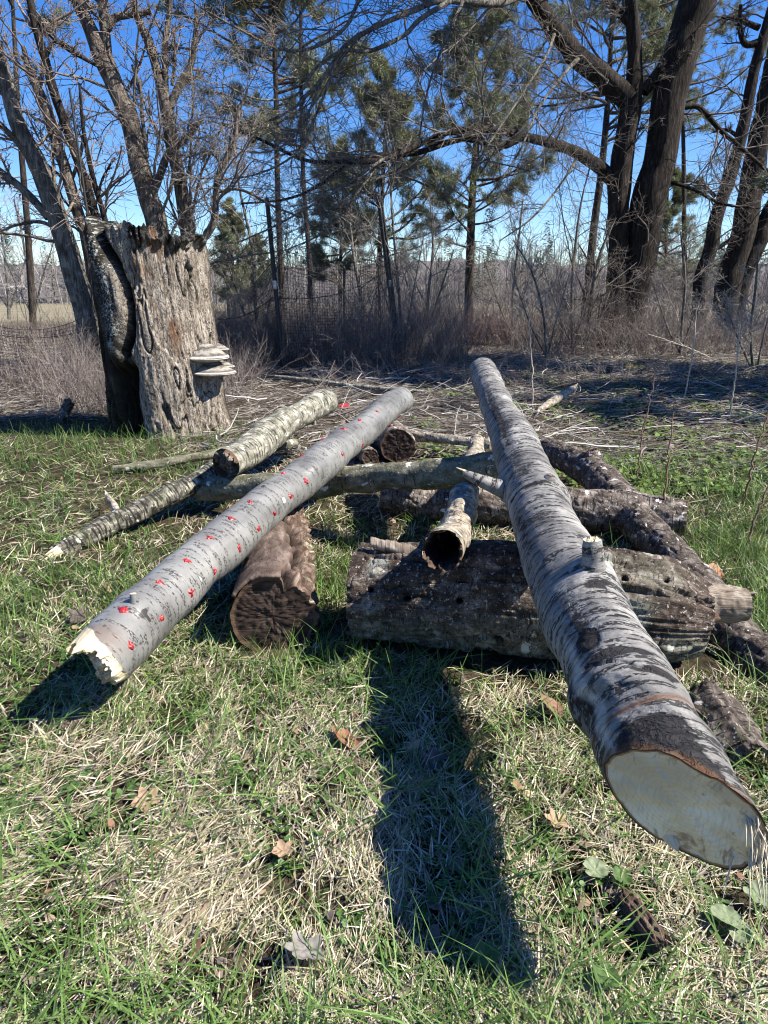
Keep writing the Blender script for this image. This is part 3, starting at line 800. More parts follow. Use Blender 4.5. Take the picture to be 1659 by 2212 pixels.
# --- pieces under the far end of the wax-sealed log
simple_log('end_log', 'dark round log end propping the far end of the red dotted log', [(857, 966, 4.62, .110), (852, 955, 4.9, .112), (842, 935, 5.4, .11)], PAPERY, 90, 70, d_rough(.012, .008, 41), (DARKEND, DARKEND))
simple_log('small_log', 'small knobbly piece of dark wood beside the dark round log end', [(800, 990, 4.55, .055), (790, 980, 4.75, .058), (770, 968, 5.1, .055)], PAPERY, 70, 40, d_rough(.01, .006, 43), (DARKEND, DARKEND))
simple_log('lichen_branch', 'thin lichened branch lying behind the crosswise mossy log', [(845, 930, 5.15, .036), (900, 942, 5.0, .038), (970, 950, 4.85, .036), (1060, 962, 4.7, .034)], HOLLOW, 140, 36, d_rough(.008, .004, 51), (WEATH, WEATH), cat='branch')
# --- hollow log
th_, LH = simple_log('hollow_log', 'slim lichened log with hollow end resting on the dark rotten log',
           [(962, 1196, 1.95, .056), (985, 1150, 2.2, .056), (1005, 1085, 2.7, .052), (1017, 1030, 3.3, .047), (1030, 955, 4.2, .046)], HOLLOW, 260, 80, d_rough(.012, .006, 61), (DARKEND, WEATH), hol=(.28, 0))
# --- papery log on the ground behind
simple_log('papery_log', 'log with peeling papery bark on the grass under the crosswise log', [(825, 1068, 3.6, .078), (950, 1078, 3.55, .088), (1100, 1090, 3.45, .092), (1300, 1105, 3.32, .096), (1480, 1122, 3.2, .092)], PAPERY, 320, 100, d_rough(.005, .005, 71, 1.5), (DARKEND, DARKEND))
# --- long reddish rotten log on the right
to, LO = simple_log('slanting_log', 'long reddish brown rotten log slanting down the right side of the pile',
           [(1165, 965, 4.45, .065), (1225, 985, 4.15, .085), (1285, 1025, 3.8, .09), (1345, 1095, 3.35, .085), (1415, 1168, 3.0, .083), (1505, 1272, 2.62, .083), (1590, 1372, 2.3, .082), (1720, 1512, 2.0, .08)], REDROT, 420, 110, d_rough(.006, .005, 81, 1.6), (DARKEND, DARKEND))
p, n, _, _, _ = LO.pick(1285, 985)
stub(to, 'branch_stub', p-n*.03, np.array([-.2, .1, 1.]), .06, .06, .045, REDROT, DARKEND, splinter=.01, n=24, m=40)

# ------------------------------------------------------------------ loose bark, sticks, chips
def slab(name, label, c0, c1, width, bow, thick, mat, cat, seed=1, tilt=0.0, frac=.35, group=None):
    """curved, ragged-edged plate of bark lying on the ground from c0 to c1"""
    c0 = np.array(c0); c1 = np.array(c1)
    t = thing(name, label, cat, [*((c0+c1)/2)[:2], 0], group)
    ax = nrm(c1-c0); sd = nrm(np.cross(ax, (math.sin(tilt)*.5, 0, 1))); up = np.cross(sd, ax); ln = np.linalg.norm(c1-c0)
    k, w = 70, 30
    S, Q_ = np.meshgrid(np.linspace(0, 1, k), np.linspace(-1, 1, w), indexing='ij')
    q = np.stack([S*5, Q_*1.5, S*0+seed], -1).reshape(-1, 3)
    e = (1+frac*fbm(np.stack([S*4, np.sign(Q_)*3, S*0+seed], -1).reshape(-1, 3), 4, seed)).reshape(S.shape)
    end = (.08*fbm(np.stack([Q_*3, S*0, np.sign(S-.5)*2+seed], -1).reshape(-1, 3), 3, seed+2)).reshape(S.shape)*np.abs(2*S-1)**3
    X = (S+end)*ln; Y = Q_*width*e*(1-.25*np.abs(2*S-1)**4); Z = bow*(1-Q_**2)+.006*fbm(q*np.array([.6, 5, 1]), 3, seed+4).reshape(S.shape)+.004*fbm(q*4, 3, seed+5).reshape(S.shape)
    V = c0+X[..., None]*ax+Y[..., None]*sd+Z[..., None]*up; V2 = V-up*thick
    n_, m_ = k, w; i = np.arange(n_-1)[:, None]*m_; j = np.arange(m_-1)[None, :]
    Q = np.stack([i+j, i+j+1, i+m_+j+1, i+m_+j], -1).reshape(-1, 4); N = n_*m_
    rim = list(range(m_))+[(r+1)*m_-1 for r in range(1, n_)]+list(range(N-2, N-m_-1, -1))+[r*m_ for r in range(n_-2, 0, -1)]
    rq = np.array([[rim[x], rim[(x+1) % len(rim)], rim[(x+1) % len(rim)]+N, rim[x]+N] for x in range(len(rim))])
    ua = np.stack([Y, X, Z], -1).reshape(-1, 3)
    mk('bark', np.vstack([V.reshape(-1, 3), V2.reshape(-1, 3)]), [Q, Q[:, ::-1]+N, rq], mat, t, True, {'ua': np.tile(ua, (2, 1)), 'm': np.zeros((2*N, 3)), 'rad': np.zeros(2*N)})
    LOGS.append((np.linspace(c0, c1, 8)*np.array([1, 1, 0])+np.array([0, 0, .02]), np.full(8, width*.8)))
    return t
slab('bark_slab', 'ragged brown slab of bark in the grass right of the pale log', G(1525, 1490, .05), G(1630, 1640, .04), .062, .035, .012, REDROT, 'bark', 3)
slab('bark_slab', 'dark grooved strip of bark among round leaves below the sawn face', G(1352, 1930, .015), G(1432, 2050, .02), .022, .012, .008, FURROW, 'bark', 7)
slab('bark_slab', 'small flake of bark on grass below the broken pale end', G(130, 1575, .03), G(192, 1535, .03), .016, .008, .005, PAPERY, 'bark', 9)

simple_log('broken_stick', 'short bleached broken stick lying on litter beyond the big pale log', [(1162, 888, 6.6, .02), (1195, 868, 6.9, .045), (1230, 845, 7.2, .03), (1245, 832, 7.4, .012)], WEATH if False else HOLLOW, 60, 30, d_rough(.012, .006, 91), (SPLINT, SPLINT), cat='stick', split=(.05, .05))
simple_log('fallen_pole', 'long straight grey pole lying on the shaded ground behind the logs', [(595, 815, 9.1, .03), (700, 826, 8.7, .032), (800, 838, 8.3, .03), (930, 848, 8.0, .02)], BIRCHY, 100, 24, d_rough(.004, .002, 95), (WEATH, WEATH), cat='pole')
simple_log('small_stump', 'little cut stub of brown wood standing on grass left of the stump', [(128, 912, 6.35, .045), (138, 890, 6.35, .042), (150, 868, 6.35, .05)], REDROT, 60, 36, d_rough(.01, .006, 97), (None, WEATH), cat='stump', split=(0, .03))
simple_log('fallen_branch', 'thick grey bough lying on the ground left of the double trunk', [(1170, 745, 15.0, .06), (1240, 728, 15.2, .09), (1300, 722, 15.3, .1)], BARK_GREY, 60, 24, d_rough(.02, .01, 99), (WEATH, WEATH), cat='branch')

# ================================================================== STUMP
def stump():
    by = 5.95
    cx = (375-CX)/F*dy(930, by)
    t = thing('tree_stump', 'tall weathered tree stump with lichen, deep cracks and shelf fungi', 'stump', [cx, by, 0])
    n, m = 300, 460
    a = (np.arange(m)/m*2-1)*PI      # 0 faces the camera (-y), + to the right
    z01 = np.linspace(0, 1, n)
    A, Zr = np.meshgrid(a, z01)
    top = 1.60+.05*np.sin(A*1.0+2.2)-.05*sst(np.sin(A), .3, .9)
    jag = fbm(np.stack([np.cos(A[0])*4, np.sin(A[0])*4, A[0]*0], 1), 4, 3)*.10+fbm(np.stack([np.cos(A[0])*14, np.sin(A[0])*14, A[0]*0], 1), 2, 5)*.05
    top = top+jag[None]
    Z = -.05+Zr*(top+.05)
    xs = np.sin(A); fr = sst(np.cos(A), -.05, .35)
    r = .475+.06*np.exp(-Z/.22)-.05*sst(-xs, .3, .9)*sst(Z, .4, 1.5)
    q = np.stack([np.cos(A)*.5, np.sin(A)*.5, Z], -1).reshape(-1, 3)
    r = r+(.045*fbm(q*2.2, 3, 4)+.0).reshape(A.shape)
    # left side: deep vertical fluting
    left = sst(-xs, .12, .4)*fr
    flu = fbm(np.stack([A.ravel()*5.5+.5*Z.ravel(), Z.ravel()*.9, Z.ravel()*0], 1), 3, 6).reshape(A.shape)
    r = r+left*(.06*flu-.075*np.exp(-(flu/.10)**2))
    # the curved split and the lobe that overhangs it
    poly = np.array([(-.42, 1.66), (-.36, 1.5), (-.2, 1.34), (-.1, 1.16), (-.07, 1.0), (-.14, .82), (-.28, .68)])
    dist = np.full(A.shape, 9.); side = np.zeros(A.shape)
    for p0, p1 in zip(poly[:-1], poly[1:]):
        e = p1-p0; L2 = (e**2).sum()
        wx = (xs-p0[0])*.5; wz = Z-p0[1]
        ee = e*np.array([.5, 1]); l2 = (ee**2).sum()
        tt = np.clip((wx*ee[0]+wz*ee[1])/l2, 0, 1)
        dx = wx-tt*ee[0]; dz = wz-tt*ee[1]; dd = np.hypot(dx, dz)
        k = dd < dist; dist = np.where(k, dd, dist); side = np.where(k, np.sign(dx*ee[1]-dz*ee[0])*-1, side)
    dist = dist+.012*fbm(q*9, 3, 8).reshape(A.shape)
    groove = np.exp(-(dist/.024)**2)*fr
    lob = np.exp(-((dist-.085)/.07)**2)*(xs < np.interp(Z, poly[::-1, 1], poly[::-1, 0]))*fr
    r = r-.20*groove+.05*lob
    # rotten hollow low on the left
    cav = np.exp(-((xs+.36+.06*np.sin(Z*7))/.17)**2)*(1-sst(Z, .5, .68))*fr
    cavn = np.clip(cav+.35*fbm(q*6, 3, 11).reshape(A.shape)*cav*2, 0, 1)
    r = r-.15*cavn
    # right: plates of bark and cracked wood
    rt = sst(xs, -.12, .08)*fr
    pst = np.array([7, 7, 2.2])
    pn = fbm(q*pst, 4, 14).reshape(A.shape)
    plate = sst(pn, .02, .07)
    r = r+rt*(.026*plate-.013)+.011*fbm(q*np.array([34, 34, 4]), 4, 17).reshape(A.shape)+.004*fbm(q*60, 3, 19).reshape(A.shape)
    crk = np.exp(-(fbm(q*np.array([9, 9, 2.0]), 3, 23).reshape(A.shape)/.035)**2)
    r = r-.03*crk*rt
    # broken crust hanging below the right rim
    crust = sst(Z-top, -.17+.10*xs, -.10+.10*xs)*sst(xs, .0, .2)*fr
    crust = crust*sst(fbm(q*9, 4, 33).reshape(A.shape), -.3, -.05)
    r = r+.055*crust
    lean = -.10*(Z/1.6)
    X = cx+r*np.sin(A)+lean; Y = by-r*np.cos(A)*.95
    V = np.stack([X, Y, Z], -1)
    # inner wall of the hollow top
    ring = V[-1]; c = ring.mean(0); inn = []
    for f, dz in ((.90, .0), (.82, -.06), (.72, -.18), (.55, -.3), (.25, -.36), (.02, -.37)):
        p = c+(ring-c)*f; p[:, 2] = ring[:, 2]*(1-(1-f)*.5)+c[2]*(1-f)*.5+dz+.02*fbm(np.stack([np.cos(a)*3, np.sin(a)*3, a*0+f], 1), 3, 9); inn.append(p)
    Vall = np.vstack([V.reshape(-1, 3)]+inn)
    nn = n+len(inn)
    i = np.arange(nn-1)[:, None]*m; j = np.arange(m)[None, :]; j2 = (j+1) % m
    Q = np.stack([i+j, i+j2, i+m+j2, i+m+j], -1).reshape(-1, 4)
    redz = np.exp(-((xs-.42-.16*(1.2-Z))/.13)**2)*sst(Z, .55, .85)
    red = np.clip(redz*(1-plate)*sst(fbm(q*np.array([10, 10, 4]), 3, 44).reshape(A.shape), -.15, .1)*.9+.75*np.exp(-((xs-.18)/.16)**2)*sst(Z, 1.15, 1.4)*(1-crust)*sst(fbm(q*7, 3, 2).reshape(A.shape), -.1, .15), 0, 1)*rt
    lich = np.clip(left*sst(Z, .55, 1.0)*(lob*1.4+.55*sst(xs, -.75, -.4))+.9*sst(Z-top, -.25, -.05)*sst(xs, -.45, -.2)*(1-sst(xs, .05, .3))+.25*crust, 0, 1)
    grey = np.clip(left*1.15+crust*1.0+sst(-np.cos(A), -.2, .2), 0, 1)  # left half painted darker as the unlit side; crust is dark itself
    M_ = np.stack([red, lich, grey], -1).reshape(-1, 3)
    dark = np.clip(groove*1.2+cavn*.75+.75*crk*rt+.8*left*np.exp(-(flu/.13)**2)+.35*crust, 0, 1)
    moss = np.clip(np.exp(-(Z/.5)**2)*left+.35*np.exp(-((xs-.45)/.4)**2)*np.exp(-(Z/.25)**2), 0, 1)
    K_ = np.stack([dark, moss, Z*0], -1).reshape(-1, 3)
    ni = len(inn)*m
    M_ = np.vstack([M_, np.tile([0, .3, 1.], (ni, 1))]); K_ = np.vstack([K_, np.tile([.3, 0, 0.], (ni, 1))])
    ua = np.stack([A*.5, Z, A*0], -1).reshape(-1, 3); ua = np.vstack([ua]+[np.stack([a*.5, p[:, 2], a*0], 1) for p in inn])
    mk('stump_wood', Vall, Q, STUMP, t, True, {'ua': ua, 'm': M_, 'k': K_})
    LOGS.append((np.array([[cx, by, 0.0], [cx, by, .1]]), np.array([.5, .5])))
    VV = V.reshape(-1, 3); uu, vv, _ = proj(VV)
    def pk(u, v):
        e = (uu-u)**2+(vv-v)**2+np.where(np.cos(A).ravel() > -.05, 0, 1e7)
        k = int(np.argmin(e)); return VV[k], A.ravel()[k]
    for (u, v, hw, dp, th, sd) in ((448, 772, .185, .20, .115, 1), (460, 804, .185, .22, .085, 2), (490, 752, .08, .12, .05, 3), (492, 790, .09, .16, .05, 4)):
        p, an = pk(min(u, 478), v)
        an = min(an, 1.15) if sd < 3 else 1.35
        bracket(t, 'bracket_fungus', p, (math.sin(an*.8), -math.cos(an*.8)), hw, dp, th, sd)
stump()

# ================================================================== VEGETATION: bare trees, pines
def walk(st, dr, ln, K, wob, grav, rng):
    N = len(st); P = np.zeros((N, K, 3)); P[:, 0] = st; d = nrm(dr); step = (np.asarray(ln)/(K-1))[:, None]
    for k in range(1, K):
        d = nrm(d+rng.normal(0, wob, (N, 3))+np.array([0, 0, grav]))
        P[:, k] = P[:, k-1]+d*step
    return P
def kids(P, r, per, t0, t1, ang, lr, rr, rng, Ls, upb=0.0):
    N, K, _ = P.shape
    idx = np.repeat(np.arange(N), per); t = t0+(t1-t0)*rng.random(len(idx)); f = t*(K-1); k = np.minimum(f.astype(int), K-2); w = (f-k)[:, None]
    st = P[idx, k]*(1-w)+P[idx, k+1]*w; d = nrm(P[idx, k+1]-P[idx, k])
    rp = r[idx, k]*(1-w[:, 0])+r[idx, k+1]*w[:, 0]
    rv = rng.normal(0, 1, (len(idx), 3)); pv = nrm(rv-(rv*d).sum(1, keepdims=True)*d)
    an = np.radians(ang[0]+(ang[1]-ang[0])*rng.random(len(idx)))[:, None]
    nd = d*np.cos(an)+pv*np.sin(an); nd[:, 2] += upb
    ln = Ls[idx]*lr*(.5+.8*rng.random(len(idx)))*(1-.5*t)
    return st, nd, ln, np.minimum(rp*rr, rp)
def taper(r0, K, e=.25): return r0[:, None]*np.linspace(1, e, K)[None]

def bare_tree(label, y, stems, twig_col, barkm, seed, per=(10, 8, 4), base=None, l1=1.6, name='bare_tree', droop=.0, group=None, rmin=.004, lvl=3, cat='tree', t0=.25):
    """stems: list of (name, rows[(u,v,width_px)], n) drawn in the plane y (or with own y as 4th value)"""
    rng = np.random.default_rng(seed)
    r0 = stems[0][1][0]; bp = Wy(r0[0], r0[1], r0[3] if len(r0) > 3 else y)
    t = thing(name, label, cat, [bp[0], bp[1], 0], group)
    tw = MB(); Pn = []; Rn = []; Ls = []
    for nm, rows in stems:
        pts = []
        for i, row in enumerate(rows):
            yy = row[3] if len(row) > 3 else y
            p = Wy(row[0], row[1], yy); pts.append((*p, row[2]/2/F*dy(row[1], yy)))
        ln = sum(np.linalg.norm(np.array(a[:3])-np.array(b[:3])) for a, b in zip(pts[:-1], pts[1:]))
        n_ = int(max(24, min(110, ln*14)))
        big = pts[0][3]
        L = Log(pts, n_, 26 if big > .1 else 12, lambda q, A, S, b_=big: b_*(.10*fbm(q*3/b_*.3, 3, seed)+.07*fbm(q*np.array([1, 1, .25])*2.2/b_, 3, seed+3)), keep=False)
        L.build(nm, barkm if nm != 'bough' else BARK_GREY, t)  # boughs take paler grey bark so they read as sunlit
        P, S = crv(pts, 12); Pn.append(P[None, :, :3]); Rn.append(P[None, :, 3]); Ls.append(min(ln, 4.0)*.45)
    P = np.concatenate(Pn); r = np.concatenate(Rn); Ls = np.array(Ls)
    for lv in range(lvl):
        K = (8, 6, 4)[lv]
        st, nd, ln, rp = kids(P, r, per[lv], t0 if lv == 0 else .12, 1.0, (25, 75), (l1 if lv == 0 else .62), (.42, .55, .55)[lv], rng, Ls, .15 if lv == 0 else 0)
        rp = np.clip(rp, rmin, (.022, .009, .006)[lv])
        P = walk(st, nd, ln, K, (.16, .22, .25)[lv], .03-droop, rng); r = taper(rp, K, .35); Ls = ln
        V, Q = tubes(P, r, 4 if lv == 0 else 3)
        cc = np.array(twig_col)*(.65+.8*rng.random(len(P)))[:, None]
        tw.add(V, Q, col=np.repeat(cc, K*(4 if lv == 0 else 3), 0))
    tw.build('twigs', TWIG, t)
    return t

def needle_mesh(mb, c, dr, n, ln, w, rng, cols, spread=1.0):
    N = len(c); idx = np.repeat(np.arange(N), n)
    d = nrm(dr[idx]*.7+rng.normal(0, .62*spread, (N*n, 3))+np.array([0, 0, .12])); L = ln*(.6+.6*rng.random(N*n))[:, None]
    s = nrm(np.cross(d, rng.normal(0, 1, (N*n, 3))))*w
    b = c[idx]+rng.normal(0, ln*.25, (N*n, 3))
    V = np.stack([b-s, b+s, b+d*L], 1).reshape(-1, 3)
    T = np.arange(N*n*3).reshape(-1, 3)
    cc = np.repeat(cols[idx]*(.7+.6*rng.random(N*n))[:, None], 3, 0)
    mb.add(V, None, T, col=cc)

def pine(label, y, rows, top_z, z0, spread, seed, nb=46, den=16, needle=.17, ragged=.4, group=None, dead=10, w=.0065, cat='tree', ksub=10, name='pine_tree', side=None):
    rng = np.random.default_rng(seed)
    pts = []
    for u, v, wp in rows:
        p = Wy(u, v, y); pts.append((*p, wp*.41/F*dy(v, y)))
    if pts[-1][2] < top_z:
        a, b = np.array(pts[-2][:3]), np.array(pts[-1][:3]); d = nrm(b-a); k = (top_z-b[2])/max(d[2], .2)
        e = b+d*k*.5; pts.append((*e, pts[-1][3]*.6)); e = b+d*k; pts.append((*e, .012))
    t = thing(name, label, cat, [pts[0][0], y, 0], group)
    L = Log(pts, 90, 16, lambda q, A, S: .01*fbm(q*9, 3, seed), keep=False); L.build('trunk', BARK_PINE, t)
    P, S = crv(pts, 200); zz = P[:, 2]
    zb = z0+(top_z-.15-z0)*np.linspace(0, 1, nb)**.85+rng.normal(0, .12, nb)
    st = np.stack([np.interp(zb, zz, P[:, k]) for k in range(3)], 1)
    h = np.clip((zb-z0)/(top_z-z0), 0, 1)
    az = rng.random(nb)*2*PI
    if side is not None: az = np.where(rng.random(nb) < .6, side+rng.normal(0, .9, nb), az)
    ln = spread*(1-h**1.6*.82)*(.45+.55*sst(h, -.1, .15))*(1-ragged+ragged*1.6*rng.random(nb))
    dr = np.stack([np.cos(az), np.sin(az), .1+.55*h+rng.normal(0, .12, nb)], 1)
    B = walk(st, dr, ln, 9, .09, .035, rng); rB = taper(np.clip(.012+.012*ln, .01, .06), 9, .25)
    br = MB(); V, Q = tubes(B, rB, 4); br.add(V, Q, col=np.array([.075, .058, .048]))
    s2, d2, l2, r2 = kids(B, rB, ksub, .25, 1.0, (30, 70), .42, .6, rng, ln, .12)
    B2 = walk(s2, d2, l2, 5, .14, .05, rng); V, Q = tubes(B2, taper(np.clip(r2, .004, .02), 5, .4), 3); br.add(V, Q, col=np.array([.085, .066, .052]))
    # dead lower branches
    if dead:
        zd = 1.0+(z0+.8-1.0)*rng.random(dead); sd = np.stack([np.interp(zd, zz, P[:, k]) for k in range(3)], 1)
        ad = rng.random(dead)*2*PI; Dd = walk(sd, np.stack([np.cos(ad), np.sin(ad), rng.normal(-.05, .2, dead)], 1), spread*(.3+.5*rng.random(dead)), 9, .12, -.01, rng)
        rd = taper(np.full(dead, .018), 9, .2); V, Q = tubes(Dd, rd, 3); br.add(V, Q, col=np.array([.07, .058, .05]))
        s3, d3, l3, r3 = kids(Dd, rd, 9, .2, 1, (30, 80), .4, .5, rng, np.full(dead, spread*.5)); D3 = walk(s3, d3, l3, 5, .2, 0, rng); V, Q = tubes(D3, taper(np.clip(r3, .003, .01), 5, .4), 3); br.add(V, Q, col=np.array([.075, .062, .053]))
    br.build('branches', TWIG, t)
    # tufts along the outer parts of the side twigs
    k = den; idx = np.repeat(np.arange(len(B2)), k); tt = .3+.75*rng.random(len(idx)); f = np.minimum(tt, .999)*4; ki = f.astype(int); wv = (f-ki)[:, None]
    c = B2[idx, ki]*(1-wv)+B2[idx, ki+1]*wv+rng.normal(0, .035, (len(idx), 3)); d = nrm(B2[idx, ki+1]-B2[idx, ki])
    clump = vn(c*1.1, seed); keep = rng.random(len(c)) < sst(clump, -.65, .15); c = c[keep]; d = d[keep]; clump = clump[keep]
    base = np.array([[.10, .12, .06], [.15, .175, .085], [.20, .215, .11], [.19, .185, .12]])
    cols = base[rng.integers(0, 4, len(c))]*(.75+.5*rng.random(len(c)))[:, None]
    nm = MB(); needle_mesh(nm, c, d, 15, needle, w, rng, cols); nm.build('needles', NEEDLE, t, False)
    return t

LT = (.17, .14, .12)
# --- left group (behind the stump)
bare_tree('leaning grey bare tree farthest left behind the stump with upward forking trunk', 9.6, [
    ('trunk', [(205, 800, 54), (190, 690, 50), (160, 590, 47), (127, 480, 42), (105, 415, 42), (75, 340, 38), (40, 270, 34), (15, 185, 30), (-10, 90, 26)]),
    ('limb', [(105, 470, 18), (75, 435, 17), (45, 405, 16), (0, 370, 15), (-50, 330, 13)]),
    ('limb', [(95, 390, 18), (40, 310, 14), (-20, 250, 12)]),
    ('limb', [(140, 505, 10), (90, 480, 8), (40, 485, 6), (0, 500, 5)])], LT, BARK_GREY, 101, l1=1.1)
bare_tree('brown bare tree with slim bent trunk between the leaning grey one and the stump', 9.9, [
    ('trunk', [(215, 800, 28), (205, 640, 27), (188, 520, 25), (170, 465, 25), (145, 380, 24), (120, 300, 23), (92, 215, 20), (65, 155, 14), (50, 100, 10)]),
    ('limb', [(122, 300, 12), (100, 255, 10), (88, 190, 7), (60, 130, 5)]),
    ('limb', [(150, 400, 9), (175, 330, 7), (182, 250, 5)])], LT, BARK_BROWN, 102, l1=1.0)
bare_tree('dark slim bare tree curving up left above the left rim of the stump', 9.4, [
    ('trunk', [(228, 800, 26), (225, 600, 24), (208, 480, 21), (180, 380, 20), (145, 280, 20), (117, 200, 20), (95, 120, 18), (75, 50, 17), (62, -20, 15)]),
    ('limb', [(97, 125, 10), (125, 90, 8), (205, 140, 6)]),
    ('limb', [(75, 50, 8), (60, 25, 6), (130, 95, 8), (215, 145, 7)])], LT, BARK_DARK, 103, l1=1.0)
bare_tree('thin dark sapling rising straight above the left side of the stump', 9.1, [
    ('trunk', [(245, 800, 14), (240, 600, 13), (230, 490, 12), (205, 400, 11), (185, 310, 9), (177, 250, 7), (172, 180, 5)]),
    ('limb', [(212, 425, 6), (222, 385, 5), (248, 340, 4)])], LT, BARK_DARK, 104, per=(8, 6, 4), l1=.8)
bare_tree('tallest lit brown bare tree rising from behind the stump with forked top', 9.8, [
    ('trunk', [(365, 800, 56), (355, 620, 52), (340, 490, 46), (320, 425, 44), (300, 350, 42), (280, 260, 38), (250, 190, 38), (220, 120, 40), (195, 65, 30), (165, 0, 27), (150, -50, 24)]),
    ('limb', [(232, 140, 22), (228, 80, 22), (222, 20, 20), (212, -40, 18)]),
    ('limb', [(232, 65, 16), (245, 40, 15), (280, 32, 14), (325, 25, 10)]),
    ('limb', [(325, 430, 18), (345, 380, 17), (365, 330, 16), (400, 300, 12), (440, 255, 6)]),
    ('limb', [(318, 340, 9), (308, 260, 8), (303, 190, 7), (285, 140, 5)])], LT, BARK_BROWN, 105, l1=1.1)
bare_tree('brown bare tree right of the tallest one with three upright forks', 10.1, [
    ('trunk', [(425, 800, 36), (415, 620, 33), (405, 500, 31), (390, 400, 30), (370, 300, 29), (360, 235, 28), (345, 175, 20), (325, 100, 19), (300, 45, 17), (285, 0, 16), (275, -40, 14)]),
    ('limb', [(362, 245, 18), (385, 190, 17), (412, 140, 15), (422, 80, 12), (425, 20, 9)]),
    ('limb', [(360, 235, 14), (357, 160, 13), (357, 90, 14), (366, 30, 11), (370, -30, 9)]),
    ('limb', [(372, 185, 8), (378, 130, 7), (378, 100, 6)])], LT, BARK_BROWN, 106, l1=1.0)
bare_tree('narrow bare tree curving out to the right of the stump rim', 9.3, [
    ('trunk', [(400, 800, 18), (405, 640, 17), (432, 535, 16), (462, 480, 15), (466, 425, 14), (475, 370, 13), (505, 315, 11), (515, 240, 9), (530, 210, 7)]),
    ('limb', [(480, 360, 6), (455, 330, 5), (400, 340, 4)]),
    ('limb', [(466, 415, 7), (520, 410, 6), (590, 445, 5), (650, 470, 3)])], LT, BARK_BROWN, 107, l1=.9)

